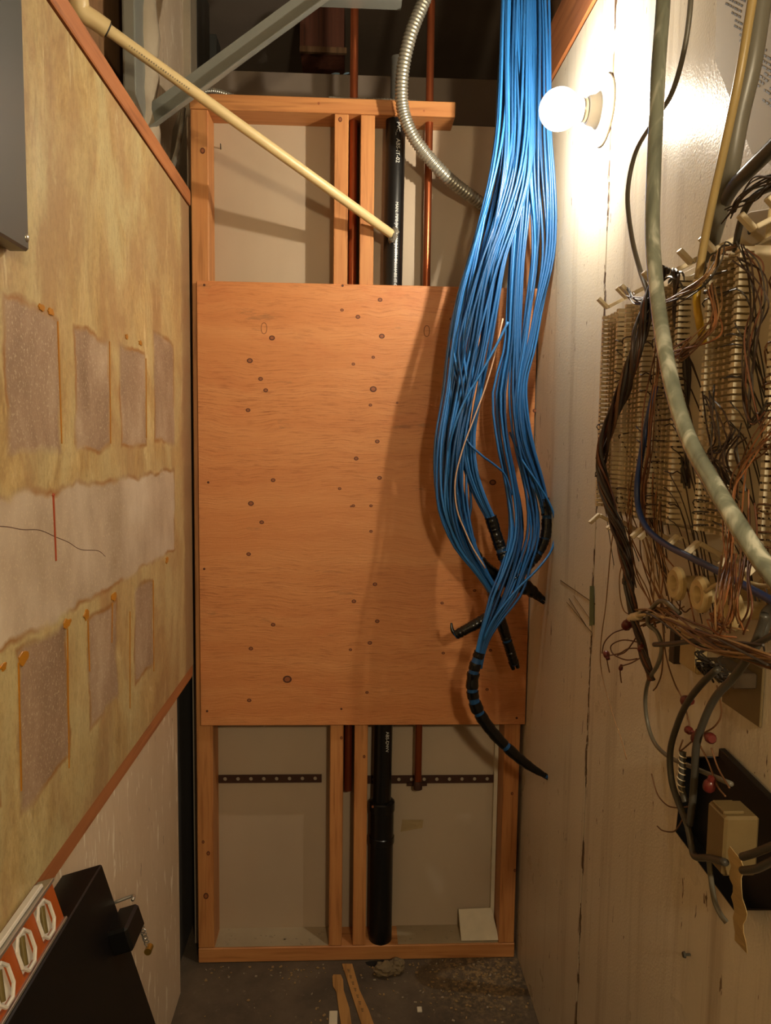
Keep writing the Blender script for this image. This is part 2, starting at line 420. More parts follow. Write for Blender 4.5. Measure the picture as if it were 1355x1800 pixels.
# drips and glue on the left board
def blob(name, mat, px, wpx, hpx, parent, seed):
    rnd = random.Random(seed); c = lw(*px); sc = 1.25/F_PX
    P = []
    for k in range(14):
        q = 2*math.pi*k/14; r = 0.65+0.5*rnd.random()
        P.append((XL-0.0005, c[1]+math.cos(q)*wpx*sc*r*1.6, c[2]+math.sin(q)*hpx*sc*r))
    MB().prism(P, (0.0022, 0, 0)).build(name, mat, parent, bevel=0.0004)
for i, (x, y, a, b) in enumerate([(40, 1156, 10, 11), (5, 1172, 6, 6), (117, 1096, 10, 9), (151, 1080, 9, 10), (200, 1048, 11, 10), (293, 985, 9, 8), (72, 540, 7, 6), (88, 548, 8, 7), (222, 592, 6, 6), (246, 603, 8, 6)]):
    blob('glue_blob', GLUE_O, (x, y), a, b, wl, i)
def drip(px0, px1, wd, mat, head):
    a, b = lw(*px0), lw(*px1)
    MB().prism([(XL-0.0005, a[1]-wd, a[2]), (XL-0.0005, a[1]+wd, a[2]), (XL-0.0005, b[1]+wd*0.7, b[2]), (XL-0.0005, b[1]-wd*0.7, b[2])], (0.0018, 0, 0)).build('paint_drip', mat, wl)
    if head: blob('drip_head', mat, px0, head, head, wl, 3)
drip((93, 870), (98, 986), 0.0022, REDDRIP, 3)
for a, b in [((118, 1105), (121, 1350)), ((32, 1165), (37, 1390)), ((154, 1090), (157, 1180)), ((228, 1075), (228, 1245)), ((269, 1020), (270, 1180)), ((197, 1060), (196, 1130)),
             ((101, 565), (108, 780)), ((192, 600), (194, 780)), ((256, 630), (257, 770))]:
    drip(a, b, 0.0016, GLUE_O, 0)

MB().tube(catmull([lw(x, y, 0.0) for x, y in ((-20, 925), (12, 926), (40, 931), (70, 932), (98, 944), (120, 953), (142, 966), (172, 968), (185, 978))], 40), 0.0006, 4).build('crack', KNOT, wl)

# ================================================================== BACK FRAME
fr = thing('stud_frame', 'orange two-by-four stud frame at the end of the closet', 'stud frame', (0.46, 0.06, 0))
YF = 0.018
MB().box(-0.002, 0.044, YF, YF+0.089, 0.046, 2.384).build('stud', STUD_Z, fr, bevel=0.002)
MB().box(0.376, 0.414, YF, YF+0.089, 0.046, 2.384).build('stud', STUD_Z, fr, bevel=0.002)
MB().box(0.446, 0.484, YF, YF+0.089, 0.046, 2.384).build('stud', STUD_Z, fr, bevel=0.002)
MB().box(0.878, 0.924, YF, YF+0.089, 0.046, 2.9).build('stud', STUD_Z, fr, bevel=0.002)
MB().box(-0.004, 0.698, YF-0.001, YF+0.09, 2.385, 2.424).build('top_plate', STUD_X, fr, bevel=0.002)
sill = MB().box(-0.002, 0.926, YF-0.001, YF+0.09, 0.001, 0.045).build('sill_plate', STUD_X, fr, bevel=0.002)
def knot_on(parent, c, normal, r, el=1.3):
    n = np.array(normal, float); c = np.array(c, float)
    a = np.array([1., 0, 0]) if abs(n[0]) < 0.5 else np.array([0, 1., 0]); b = np.array([0, 0, 1.])
    P = [c+a*el*r*math.cos(q)+b*r*math.sin(q)-n*0.0006 for q in np.linspace(0, 2*math.pi, 13)[:-1]]
    k = MB().prism(P, n*0.0010).build('knot', KNOT, parent)
    P = [c+a*el*r*0.62*math.cos(q)+b*r*0.62*math.sin(q) for q in np.linspace(0, 2*math.pi, 11)[:-1]]
    MB().prism(P, n*0.0008).build('knot_heart', KNOT_IN, k)
for (x, y, r) in [(356, 265, 5), (560, 182, 4), (366, 1500, 4), (362, 1575, 6), (600, 1297, 3), (357, 1480, 3), (640, 1330, 3), (900, 1395, 3), (905, 1530, 3), (598, 210, 4), (745, 195, 3), (655, 1418, 3)]:
    knot_on(fr, yp(x, y, YF-0.0005), (0, -1, 0), r*2.08/F_PX, 0.8)

# plaster dust, chips and scraps on the sill
# plywood sheet screwed over the frame
bd = thing('plywood_sheet', 'large orange plywood sheet screwed over the stud frame', 'plywood sheet', (0.4734, 0.009, 0.7205))
sheet = MB().box(0.0144, 0.9324, 0.0, 0.0165, 0.7205, 1.9395).build('sheet', PLY, bd, bevel=0.001)
KN = [(478, 594, 5), (439, 634, 5), (458, 666, 4), (467, 686, 4), (436, 721, 4), (668, 527, 4), (601, 545, 3), (629, 557, 4), (671, 591, 5), (656, 628, 3), (621, 640, 3), (656, 684, 6), (651, 712, 3), (663, 776, 4),
      (626, 806, 4), (667, 840, 4), (480, 844, 4), (441, 885, 5), (460, 918, 4), (437, 974, 4), (621, 889, 3), (652, 889, 3), (652, 934, 3), (659, 1027, 4), (622, 1057, 4), (663, 1092, 4), (480, 1098, 4), (441, 1140, 4), (616, 1142, 3),
      (650, 1130, 4), (438, 1231, 4), (645, 1217, 3), (777, 1060, 3), (834, 1038, 3), (779, 1148, 3), (597, 859, 3), (505, 1194, 8), (866, 848, 6), (940, 722, 4), (793, 561, 3), (862, 1143, 3), (856, 1212, 3), (698, 708, 2), (617, 890, 2)]
for x, y, r in KN: knot_on(sheet, yp(x, y, -0.0002), (0, -1, 0), r*0.85*2.06/F_PX, 1.2)
for x, y in [(359, 501), (366, 848), (364, 1250), (600, 1246), (908, 1262), (930, 517), (359, 1000), (602, 502), (905, 1000)]:
    c = yp(x, y, 0.0); MB().lathe((c[0], 0.0006, c[2]), (0, -1, 0), [(0, 0.0035), (0.0012, 0.0033), (0.0014, 0.001)], 10).build('screw_head', KNOT, bd)
for x, y in [(464, 577), (750, 582)]:     # football-shaped repair plugs
    c = yp(x, y, 0.0); P = []
    for q in np.linspace(0, 2*math.pi, 25)[:-1]:
        s_ = math.sin(q); wv = 0.0075*abs(math.cos(q))**0.8*(1 if math.cos(q) > 0 else -1)
        P.append((c[0]+wv, 0.0004, c[2]+0.0145*s_))
    o = MB().tube(P+[P[0], P[1]], 0.0011, 4, False).build('repair_plug', KNOT, sheet)

# perforated strap
def strap(x0, x1, z, label):
    hw, pitch, r = 0.0125, 0.038, 0.006
    V, Fc = [], []
    nC = int((x1-x0)/pitch)
    for i in range(nC):
        xa = x0+i*pitch; xb = xa+pitch; xc = (xa+xb)/2; o = len(V)
        out = [(xb, z), (xb, z+hw), (xc, z+hw), (xa, z+hw), (xa, z), (xa, z-hw), (xc, z-hw), (xb, z-hw)]
        for k in range(8): V.append((out[k][0], 0.098, out[k][1]))
        for k in range(8): V.append((xc+r*math.cos(k*math.pi/4), 0.098, z+r*math.sin(k*math.pi/4)))
        for k in range(8): Fc.append((o+k, o+(k+1) % 8, o+8+(k+1) % 8, o+8+k))
    mb = MB(); mb.v, mb.f = V, Fc
    o = mb.build('perforated_strap', RUST)
    bm = bmesh.new(); bm.from_mesh(o.data); bmesh.ops.remove_doubles(bm, verts=bm.verts, dist=1e-5)
    bmesh.ops.solidify(bm, geom=list(bm.faces), thickness=0.0015); bm.to_mesh(o.data); bm.free()
    tag(o, label, 'strap')
strap(0.046, 0.375, 0.520, 'rusty perforated metal strap crossing the lower left stud bay')
strap(0.486, 0.876, 0.515, 'rusty perforated metal strap behind the black pipe and copper stub')

# pipes
def pipe(name, mat, path, r, label, cat, sides=20, group=None, n=None):
    P = path if n is None else catmull(path, n)
    return tag(MB().tube(P, r, sides).build(name, mat, None, smooth='auto'), label, cat, group)
pipe('copper_pipe', COPPER, [(0.4285, 0.062, 0.50), (0.4265, 0.062, 3.1)], 0.011, 'copper pipe running up between the two middle studs', 'pipe', n=4)
pipe('copper_pipe', COPPER, [(0.634, 0.06, 0.528), (0.632, 0.06, 3.1)], 0.0105, 'copper pipe to the right of the black drain pipe', 'pipe', n=4)
cs = thing('pipe_clamp', 'small dark clamp holding the foot of the right copper pipe', 'clamp', (0.634, 0.06, 0.505))
MB().lathe((0.634, 0.06, 0.503), (0, 0, 1), [(0, 0.013), (0.02, 0.013), (0.024, 0.0115)], 14).build('collar', RUST, cs, smooth='auto')
MB().box(0.605, 0.664, 0.085, 0.093, 0.499, 0.508).build('foot_strip', RUST, cs, bevel=0.001)
ap = thing('drain_pipe', 'black plastic drain pipe with printed lettering and a lower coupling', 'pipe', (0.53, 0.05, 0.0))
MB().tube([(0.528, 0.052, 0.46), (0.541, 0.052, 2.384)], 0.027, 28).build('upper_pipe', ABS, ap, smooth='auto')
MB().tube([(0.529, 0.052, 0.03), (0.529, 0.052, 0.45)], 0.034, 28).build('lower_pipe', ABS, ap, smooth='auto')
cp = MB().lathe((0.529, 0.052, 0.345), (0, 0, 1), [(0, 0.034), (0.002, 0.037), (0.02, 0.037), (0.022, 0.0345), (0.098, 0.0345), (0.10, 0.037), (0.125, 0.037), (0.128, 0.034), (0.13, 0.028)], 28).build('coupling', ABS, ap, smooth='auto')
MB().lathe((0.529, 0.052, 0.4635), (0, 0, 1), [(0, 0.0335), (0.003, 0.036), (0.006, 0.0335)], 28).build('clamp_band', ALU, cp, smooth=True)
def pipe_text(txt, size, z0, ang, r, cx, cy, mat, parent, name):
    """lettering reading up the pipe, wrapped onto its round side"""
    cu = bpy.data.curves.new(name, 'FONT'); cu.body = txt; cu.size = size; cu.resolution_u = 2
    t = bpy.data.objects.new(name, cu); COL.objects.link(t)
    dg = bpy.context.evaluated_depsgraph_get(); me = bpy.data.meshes.new_from_object(t.evaluated_get(dg))
    V = [v.co.copy() for v in me.vertices]; Fc = [tuple(p.vertices) for p in me.polygons]
    bpy.data.objects.remove(t); bpy.data.meshes.remove(me)
    mb = MB()
    for v in V:      # text x -> downwards along the pipe, text y -> around it
        q = ang+v.y/r; z = z0-v.x
        x0 = cx+(z-0.46)*0.0068 if cx else 0
        mb.v.append((x0+(r+0.0004)*math.sin(q), cy-(r+0.0004)*math.cos(q), z))
    mb.f = Fc
    return mb.build(name, mat, parent)
pipe_text('PVC_  ABS-IT-02', 0.015, 2.372, 0.05, 0.027, 0.528, 0.052, PRINT_W, ap, 'lettering')
pipe_text('MAN. PIPE [NSF-DWV] ASTM-D2661', 0.0115, 2.165, 0.10, 0.027, 0.528, 0.052, PRINT_W, ap, 'lettering')
pipe_text('ABS-IT-02', 0.0115, 1.985, 0.10, 0.027, 0.528, 0.052, PRINT_W, ap, 'lettering')
pipe_text('ABS-DWV', 0.014, 0.69, 0.25, 0.027, 0.528, 0.052, PRINT_W, ap, 'lettering')

# cream pipe crossing from the left wall to the black pipe
A = on(178, 44, 1, -0.42); B = yp(690, 413, 0.012)
tp = thing('cream_pipe', 'cream plastic pipe slanting down from an elbow to the black drain pipe', 'pipe', A)
MB().tube(catmull([A, B], 10), 0.0122, 18).build('pipe_run', CREAM, tp, smooth='auto')
d = (B-A)/np.linalg.norm(B-A)
up_ = A-d*0.038; top = up_+np.array([-0.012, -0.03, 0.05])
MB().tube(catmull([A+d*0.012, A-d*0.012, up_-d*0.004, up_+(top-up_)*0.4, top, top+(top-up_)*0.3], 24), [0.018, 0.018, 0.019, 0.019, 0.018], 18).build('elbow', CREAM, tp, smooth='auto')
MB().tube([top, top+(top-up_)*8], 0.0105, 16).build('riser', CREAM, tp, smooth='auto')
MB().tube([A+d*0.0125, A+d*0.0155], 0.0145, 18).build('glue_ring', PRINT_D, tp)
mbp = MB()
rr = random.Random(3); side = np.cross(d, [0, 0, 1]); side /= np.linalg.norm(side); n0 = np.cross(side, d)
vd = CAM-A; vd = vd-d*(vd@d); vd /= np.linalg.norm(vd); sd = np.cross(d, vd)
for k in range(26):
    t = 0.06+0.0055*k; q = A+d*t+vd*0.0120+sd*0.001
    mbp.obox(q, d*0.0010*rr.uniform(0.6, 1.5), sd*0.0018*rr.uniform(0.7, 1.1), vd*0.0004)
tag(mbp.build('printed_code', plain('faint_pipe_print', '#7a6f58', .6), tp), kind='stuff')
# dabs of sealant where it meets the black pipe
mbs = MB(); 
mbs.lathe(B-d*0.006, d, [(0, 0.0125), (0.004, 0.019), (0.01, 0.023), (0.014, 0.01)], 14)
for k, v in enumerate(mbs.v):
    j = random.Random(k); mbs.v[k] = tuple(np.array(v)+np.array([j.uniform(-.003, .003), j.uniform(-.002, .002), j.uniform(-.005, .008)]))
mbs.build('sealant', plain('clear_sealant', '#77736a', 0.15), tp, smooth=True)

# ribbed conduits
def ribbed(name, path, r, pitch, label, amp=0.12, mat=FLEX, sides=12):
    P0 = catmull(path, 400); L = sum(np.linalg.norm(P0[i+1]-P0[i]) for i in range(400))
    nr = int(L/pitch); P = catmull(path, nr*4); R = [r*(1+amp*(0, 1, 1, -0.6)[i % 4]) for i in range(nr*4+1)]
    return tag(MB().tube(P, R, sides).build(name, mat, None, smooth=True), label, 'conduit')
ribbed('flexible_conduit', [yp(770, -60, -0.06), yp(746, 0, -0.06), yp(722, 60, -0.06), yp(708, 125, -0.055), yp(707, 185, -0.045), yp(722, 232, -0.04), yp(752, 275, -0.02), yp(792, 317, 0.02), yp(835, 350, 0.06), yp(872, 378, 0.102)], 0.0155, 0.0088, 'thick ribbed steel conduit curving down in front of the top plate')
ribbed('armored_cable', [(0.36, 0.04, 2.430), (0.42, 0.05, 2.432), (0.50, 0.06, 2.438), (0.60, 0.06, 2.436), (0.66, 0.07, 2.431)], 0.0065, 0.006, 'thin ribbed armored cable lying on the top plate')
ribbed('armored_cable', [(0.02, 0.03, 2.432), (0.06, 0.04, 2.440), (0.11, 0.055, 2.433), (0.17, 0.075, 2.431)], 0.0065, 0.006, 'short ribbed armored cable over the upper left frame corner')
ribbed('armored_cable', [on(322, 190, 0, -0.05), on(318, 225, 0, -0.05), on(312, 262, 0, -0.05), on(303, 292, 0, -0.05), on(290, 320, 0, -0.05)], 0.0065, 0.006, 'ribbed armored cable dropping behind the left rail')

# ================================================================== BLUE CABLES
def group_path(stations):
    """stations: (xl, xr, y, Y, half depth) in the photograph's left and right outline of a strand at a depth Y"""
    return stations
def strand_cable(st, a, b, rnd, n=46, wob=0.36):
    pts = []; f1, p1 = rnd.uniform(0.5, 1.3), rnd.uniform(0, 6.28); f2, p2 = rnd.uniform(0.5, 1.3), rnd.uniform(0, 6.28)
    K = len(st)
    for i, (xl, xr, y, Y, hd) in enumerate(st):
        t = i/(K-1); aa = a+wob*math.sin(p1+f1*6.28*t); bb = b+wob*math.sin(p2+f2*6.28*t)
        l = math.hypot(aa, bb)
        if l > 1: aa, bb = aa/l, bb/l
        cx, hw = (xl+xr)/2, (xr-xl)/2-2
        pts.append(on(cx+aa*hw, y, 1, Y+bb*hd))
    return catmull(pts, n)
cable_seed = [100]
def make_strand(st, count, label, group, cols=(0, 1, 1, 2), r=0.0032):
    for k in range(count):
        cable_seed[0] += 1; rnd = random.Random(cable_seed[0])
        # sunflower spread over the section
        q = k*2.39996; rad = math.sqrt((k+0.5)/count)
        P = strand_cable(st, rad*math.cos(q), rad*math.sin(q), rnd)
        o = MB().tube(P, r*rnd.uniform(0.93, 1.06), 7).build('network_cable', BLUE[cols[k % len(cols)]], None, smooth=True)
        tag(o, label, 'cable', group)
YC = -0.20
TOP = [(886, 936, -260, -0.215, 0.03), (880, 936, -60, -0.215, 0.03), (876, 936, 60, -0.21, 0.03), (873, 938, 150, -0.21, 0.03), (868, 940, 230, -0.205, 0.032), (856, 935, 310, -0.205, 0.034)]
A_UP = TOP+[(838, 915, 390, YC, 0.036), (820, 893, 460, YC, 0.04), (800, 882, 530, YC, 0.042), (785, 868, 610, YC, 0.044)]
A2 = A_UP+[(776, 845, 690, YC, 0.042), (762, 828, 770, YC-0.01, 0.04), (758, 822, 840, YC-0.01, 0.036), (764, 825, 900, YC-0.012, 0.03), (792, 838, 960, YC-0.012, 0.024), (830, 858, 1005, YC-0.012, 0.018), (855, 877, 1040, YC-0.012, 0.012), (860, 880, 1058, YC-0.012, 0.01)]
A1 = A_UP+[(776, 850, 690, YC+0.02, 0.03), (764, 835, 770, YC+0.02, 0.03), (762, 828, 840, YC+0.02, 0.025), (780, 830, 890, YC+0.02, 0.02), (800, 825, 925, YC+0.015, 0.013), (815, 838, 952, YC+0.01, 0.01)]
A3 = A_UP+[(805, 850, 690, YC-0.01, 0.034), (805, 838, 760, YC, 0.026), (812, 840, 820, YC, 0.018), (830, 854, 870, YC, 0.013), (852, 872, 912, YC, 0.010), (860, 878, 935, YC, 0.009)]
make_strand(A2, 34, 'blue network cable in the left strand that narrows into the low crossing tails', 'blue cables of the left strand to the low tails')
make_strand(A1, 16, 'blue network cable at the back of the left strand, taped beside the panel shadow', 'blue cables at the back of the left strand')
make_strand(A3, 14, 'blue network cable on the inner side of the left strand, entering the upper taped sleeve', 'blue cables on the inner side of the left strand')
TOPB = [(925, 966, -260, -0.21, 0.022), (926, 968, -60, -0.21, 0.022), (928, 970, 60, -0.205, 0.022), (928, 970, 150, -0.20, 0.022), (928, 970, 230, -0.195, 0.022), (928, 976, 310, -0.19, 0.022)]
B_UP = TOPB+[(932, 979, 390, -0.185, 0.02), (929, 977, 460, -0.18, 0.02), (920, 958, 540, -0.18, 0.018), (911, 944, 610, -0.18, 0.018), (903, 928, 670, -0.185, 0.02)]
B1 = B_UP+[(897, 930, 730, -0.19, 0.02), (908, 941, 790, -0.19, 0.018), (930, 955, 840, -0.19, 0.013), (946, 964, 880, -0.19, 0.009), (953, 967, 910, -0.19, 0.008)]
TOPC = [(900, 950, -260, -0.20, 0.025), (902, 950, -60, -0.20, 0.025), (905, 950, 60, -0.195, 0.025), (905, 948, 150, -0.19, 0.025), (902, 944, 230, -0.19, 0.025), (897, 938, 310, -0.185, 0.025)]
C_UP = TOPC+[(895, 930, 390, -0.185, 0.022), (892, 922, 460, -0.185, 0.02), (888, 918, 540, -0.185, 0.02), (884, 916, 610, -0.185, 0.02)]
C1 = C_UP+[(864, 920, 690, -0.185, 0.022), (870, 926, 770, -0.185, 0.024), (884, 940, 840, -0.185, 0.026), (893, 952, 900, -0.19, 0.026), (892, 952, 950, -0.205, 0.026), (878, 936, 1000, -0.225, 0.024), (860, 920, 1045, -0.235, 0.02), (850, 888, 1085, -0.24, 0.014), (840, 864, 1120, -0.24, 0.011), (834, 853, 1150, -0.24, 0.009), (829, 848, 1175, -0.24, 0.008)]
make_strand(B1, 15, 'blue network cable of the outer right strand that ends in the tape by the wall', 'blue cables of the outer right strand')
make_strand(C1, 22, 'blue network cable of the middle strand that feeds the longest hanging taped tail', 'blue cables of the middle strand')
def single(name, pts, r, mat, label, cat, n=40, sides=8, group=None):
    return tag(MB().tube(catmull(pts, n), r, sides).build(name, mat, None, smooth=True), label, cat, group)
single('network_cable', [yp(893, 566, -0.265), yp(873, 606, -0.265), yp(846, 655, -0.26), yp(818, 702, -0.255), yp(798, 752, -0.25), yp(788, 800, -0.235), yp(790, 860, -0.22)], 0.0031, BLUE[0], 'bright blue cable with a cut free end pointing up in front of the bundle', 'cable')
single('network_cable', [yp(800, 725, -0.17), yp(820, 773, -0.212), yp(846, 800, -0.215), yp(870, 818, -0.21), yp(888, 836, -0.205), yp(900, 870, -0.205)], 0.0029, BLUE[1], 'blue cable crossing the gap between the left and right strands', 'cable')
single('network_cable', [yp(896, 760, -0.17), yp(916, 806, -0.205), yp(945, 850, -0.215), yp(968, 890, -0.215), yp(976, 925, -0.215), yp(970, 965, -0.225), yp(945, 1000, -0.245), yp(905, 1040, -0.258), yp(868, 1088, -0.258), yp(850, 1125, -0.25)], 0.0029, BLUE[0], 'blue cable bowing out furthest right around the taped sleeve', 'cable')
single('pull_string', [yp(884, 560, -0.25), yp(872, 612, -0.253), yp(864, 645, -0.252), yp(850, 690, -0.25), yp(832, 738, -0.25), yp(813, 790, -0.25), yp(800, 845, -0.248), yp(803, 895, -0.245), yp(818, 935, -0.242), yp(832, 965, -0.24), yp(853, 999, -0.238)], 0.0019, STRING, 'thin pinkish pull string hanging over the left blue strand', 'string')

def taped_tail(label, pts, radii, bands, n=60, ends=2, hook=None):
    """a taped cable end: blue core, black tape bands with slits between them; bands = list of (t0, t1)"""
    P = catmull(pts, n); R = np.interp(np.linspace(0, 1, n+1), np.linspace(0, 1, len(radii)), radii)
    t = thing('taped_cable_tail', label, 'cable end', P[0])
    MB().tube(P, R*0.88, 10).build('cable_core', BLUE[2], t, smooth=True)
    rnd = random.Random(len(label))
    for (t0, t1) in bands:
        m_ = max(3, int((t1-t0)*n)+2); idx = np.linspace(t0*n, t1*n, m_)
        path = [P[min(int(q), n-1)]+(P[min(int(q)+1, n)]-P[min(int(q), n-1)])*(q-int(q)) for q in idx]
        rad = [np.interp(q/n, np.linspace(0, 1, n+1), R)*rnd.uniform(0.96, 1.10) for q in idx]
        MB().tube(path, rad, 12).build('tape_band', TAPE, t, smooth='auto')
    if ends:
        e = P[-1]; dd = P[-1]-P[-3]; dd /= np.linalg.norm(dd)
        for k in range(ends):
            s_ = np.cross(dd, [0, 1, 0]); q = e+s_*(k-(ends-1)/2)*R[-1]*1.1
            MB().tube([q-dd*0.01, q+dd*0.012], [R[-1]*0.7, R[-1]*0.45], 7).build('wire_tip', TAPE, t)
    if hook:
        MB().tube(catmull(hook, 10), [0.006, 0.005, 0.003], 7).build('tape_hook', TAPE, t, smooth=True)
    return t
taped_tail('short black taped sleeve on the inner left strand ending above the crossing', [yp(862, 908, -0.2), yp(872, 940, -0.2), yp(884, 975, -0.205), yp(897, 1003, -0.21), yp(903, 1018, -0.21)], [0.0155, 0.0145, 0.0155, 0.017, 0.014], [(0, 0.42), (0.46, 0.55), (0.60, 1.0)], ends=0)
taped_tail('black taped sleeve at the right wall curving back inward', [yp(956, 876, -0.19), yp(961, 910, -0.19), yp(958, 945, -0.195), yp(944, 975, -0.2), yp(925, 996, -0.205), yp(918, 1002, -0.205)], [0.0125, 0.0135, 0.013, 0.0135, 0.014], [(0, 0.17), (0.21, 0.40), (0.42, 0.55), (0.59, 0.68), (0.71, 1.0)], ends=2)
taped_tail('black taped tail crossing behind the strands and pointing at the right wall', [yp(806, 926, -0.185), yp(826, 962, -0.18), yp(856, 1000, -0.175), yp(893, 1022, -0.17), yp(925, 1033, -0.165), yp(952, 1053, -0.16)], [0.014, 0.0145, 0.015, 0.018, 0.019, 0.009], [(0, 0.30), (0.315, 0.62), (0.63, 1.0)])
taped_tail('black taped tail bent left with an upturned hooked tip', [yp(866, 1038, -0.212), yp(872, 1062, -0.214), yp(862, 1080, -0.214), yp(840, 1095, -0.212), yp(818, 1107, -0.21), yp(800, 1117, -0.205)], [0.0145, 0.0145, 0.014, 0.013, 0.0115], [(0, 0.30), (0.37, 0.44), (0.47, 1.0)], ends=0,
           hook=[yp(802, 1116, -0.205), yp(795, 1108, -0.203), yp(793, 1095, -0.20)])
taped_tail('straight black taped tail ending over the lower right of the plywood', [yp(866, 1042, -0.195), yp(875, 1075, -0.19), yp(886, 1110, -0.185), yp(896, 1142, -0.18), yp(904, 1168, -0.175)], [0.0145, 0.014, 0.013, 0.0125, 0.0115], [(0, 0.60), (0.63, 1.0)], ends=2)
taped_tail('longest black taped cable tail with a curved striped lower end', [yp(843, 1146, -0.24), yp(833, 1178, -0.24), yp(830, 1212, -0.24), yp(838, 1245, -0.24), yp(860, 1280, -0.24), yp(890, 1313, -0.24), yp(925, 1343, -0.24), yp(962, 1366, -0.24)],
           [0.0135, 0.015, 0.0155, 0.0155, 0.0145, 0.0135, 0.012, 0.006], [(0, 0.045), (0.085, 0.14), (0.165, 0.275), (0.30, 0.35), (0.385, 0.45), (0.47, 0.70), (0.72, 0.985)])

# ================================================================== LAMP
LB = rw(1062, 195)
lamp = thing('lampholder', 'round white porcelain lampholder with a glowing bare globe bulb', 'lamp', LB)
MB().lathe(LB, (-1, 0, 0), [(0, 0.066), (0.004, 0.066), (0.007, 0.062), (0.009, 0.056), (0.012, 0.050), (0.015, 0.034), (0.022, 0.030), (0.030, 0.0285), (0.036, 0.026), (0.037, 0.02)], 40).build('porcelain_base', PORC, lamp, smooth='auto')
MB().lathe(LB+np.array([-0.036, 0, 0]), (-1, 0, 0), [(0, 0.021), (0.003, 0.023), (0.006, 0.021), (0.009, 0.023), (0.012, 0.019)], 24).build('screw_shell', ALU, lamp, smooth=True)
def filament_mat():
    M = Mat('lit_filament', 0.1); e = M.n('ShaderNodeEmission'); e.inputs[0].default_value = BULB_COLOR+(1,); e.inputs[1].default_value = BULB_STRENGTH
    M.link(e.outputs[0], M.t.nodes['Material Output'].inputs['Surface']); return M.m
def globe_mat():
    """clear glass that lets the filament's light straight through and glows a little itself"""
    M = Mat('glowing_clear_globe', 0.1); e = M.n('ShaderNodeEmission'); e.inputs[0].default_value = (1.0, 0.95, 0.86, 1)
    M.link(M.ramp(M.noise(45, (1, 1, 1), 3, 0.5, 1.5), [(0.35, 3.2), (0.6, 5.0)]), e.inputs[1])
    t = M.n('ShaderNodeBsdfTransparent'); g = M.n('ShaderNodeBsdfGlossy'); g.inputs['Roughness'].default_value = 0.05
    m1 = M.n('ShaderNodeMixShader'); m1.inputs[0].default_value = 0.28; M.link(t.outputs[0], m1.inputs[1]); M.link(e.outputs[0], m1.inputs[2])
    m2 = M.n('ShaderNodeMixShader'); m2.inputs[0].default_value = 0.04; M.link(m1.outputs[0], m2.inputs[1]); M.link(g.outputs[0], m2.inputs[2])
    M.link(m2.outputs[0], M.t.nodes['Material Output'].inputs['Surface']); return M.m
MB().lathe(LB+np.array([-0.082, 0, 0]), (-1, 0, 0), [(-0.009, 0.001), (-0.007, 0.006), (0, 0.009), (0.007, 0.006), (0.009, 0.001)], 12).build('filament', filament_mat(), lamp, smooth=True)
MB().lathe(LB+np.array([-0.046, 0, 0]), (-1, 0, 0), [(0, 0.008), (0.018, 0.006), (0.024, 0.003)], 12).build('glass_stem', PORC, lamp, smooth=True)
prof = [(0, 0.014), (0.006, 0.016)]
for k in range(3, 17): 
    q = math.pi*k/17.0; prof.append((0.046-0.041*math.cos(q), 0.041*math.sin(q)))
prof.append((0.087, 0.002))
MB().lathe(LB+np.array([-0.046, 0, 0]), (-1, 0, 0), prof, 28).build('globe_bulb', globe_mat(), lamp, smooth=True)

# ================================================================== UPPER LEFT
bb = on(52, 443, 0, 0.022)
eb = thing('electrical_box', 'dark grey sheet-metal electrical box high on the left wall', 'electrical box', (0.0, -1.35, bb[2]))
MB().box(XL+0.001, 0.022, -1.75, bb[1], bb[2], 2.6).build('enclosure', STEELD, eb, bevel=0.003)
c = on(47, 418, 0, 0.022)
MB().lathe(c-np.array([0.001, 0, 0]), (1, 0, 0), [(0, 0.0055), (0.002, 0.005), (0.0035, 0.002)], 14).build('rivet', ALU, eb, smooth=True)
def lpoly(pxs, X): return [on(x, y, 0, X) for x, y in pxs]
MB_ = MB().prism([(-0.155, -1.6, 2.03), (-0.155, -0.09, 2.03), (-0.155, -0.09, 3.1), (-0.155, -1.6, 3.1)], (0.012, 0, 0)).build('brown_board', BROWN)
tag(MB_, 'dark brown board standing behind the upper left rail', 'board')
ss = thing('steel_stud', 'grey steel stud standing upright behind the left rail', 'steel stud', (-0.09, -0.27, 2.03))
MB().box(-0.10, -0.094, -0.235, -0.06, 2.03, 3.1).build('web', STEEL, ss)
MB().box(-0.094, -0.072, -0.245, -0.239, 2.03, 3.1).build('flange', STEEL, ss)
MB().box(-0.094, -0.072, -0.235, -0.175, 2.03, 3.1).build('flange_face', STEEL, ss, bevel=0.001)
fo = MB()
rr = random.Random(5)
P = []
for k in range(26):
    z = 2.03+k*0.045; P.append((-0.105+rr.uniform(-.006, .008), -0.04+rr.uniform(-.008, .008), z))
fo.tube(P, [0.036+rr.uniform(-.004, .004) for _ in P], 10); tag(fo.build('plaster_column', FOAMW, None, smooth=True), 'rough white plaster column beside the steel stud', 'column')
dl = MB().prism([(-0.125, -0.10, 2.03), (-0.125, 0.14, 2.03), (-0.125, 0.30, 2.44), (-0.125, 0.52, 2.66), (-0.125, 0.52, 2.80), (-0.125, 0.40, 3.0), (-0.125, -0.10, 3.1)], (0.012, 0, 0)).build('wall_left_upper', LOWW); struct(dl)
def upright(y0, y1, x0, x1, mat, label, nm, cat):
    return tag(MB().box(x0, x1, y0, y1, 2.0, 3.15).build(nm, mat, None, bevel=0.003), label, cat)
upright(0.46, 0.56, -0.16, -0.09, FOAMW, 'chalky white post in the dark ceiling space', 'plaster_post', 'post')
upright(0.70, 0.95, -0.18, -0.12, STEELD, 'dull grey post behind the chalky white post', 'grey_post', 'post')
upright(1.15, 1.25, -0.20, -0.13, STEELD, 'narrow grey post furthest back in the ceiling space', 'narrow_post', 'post')
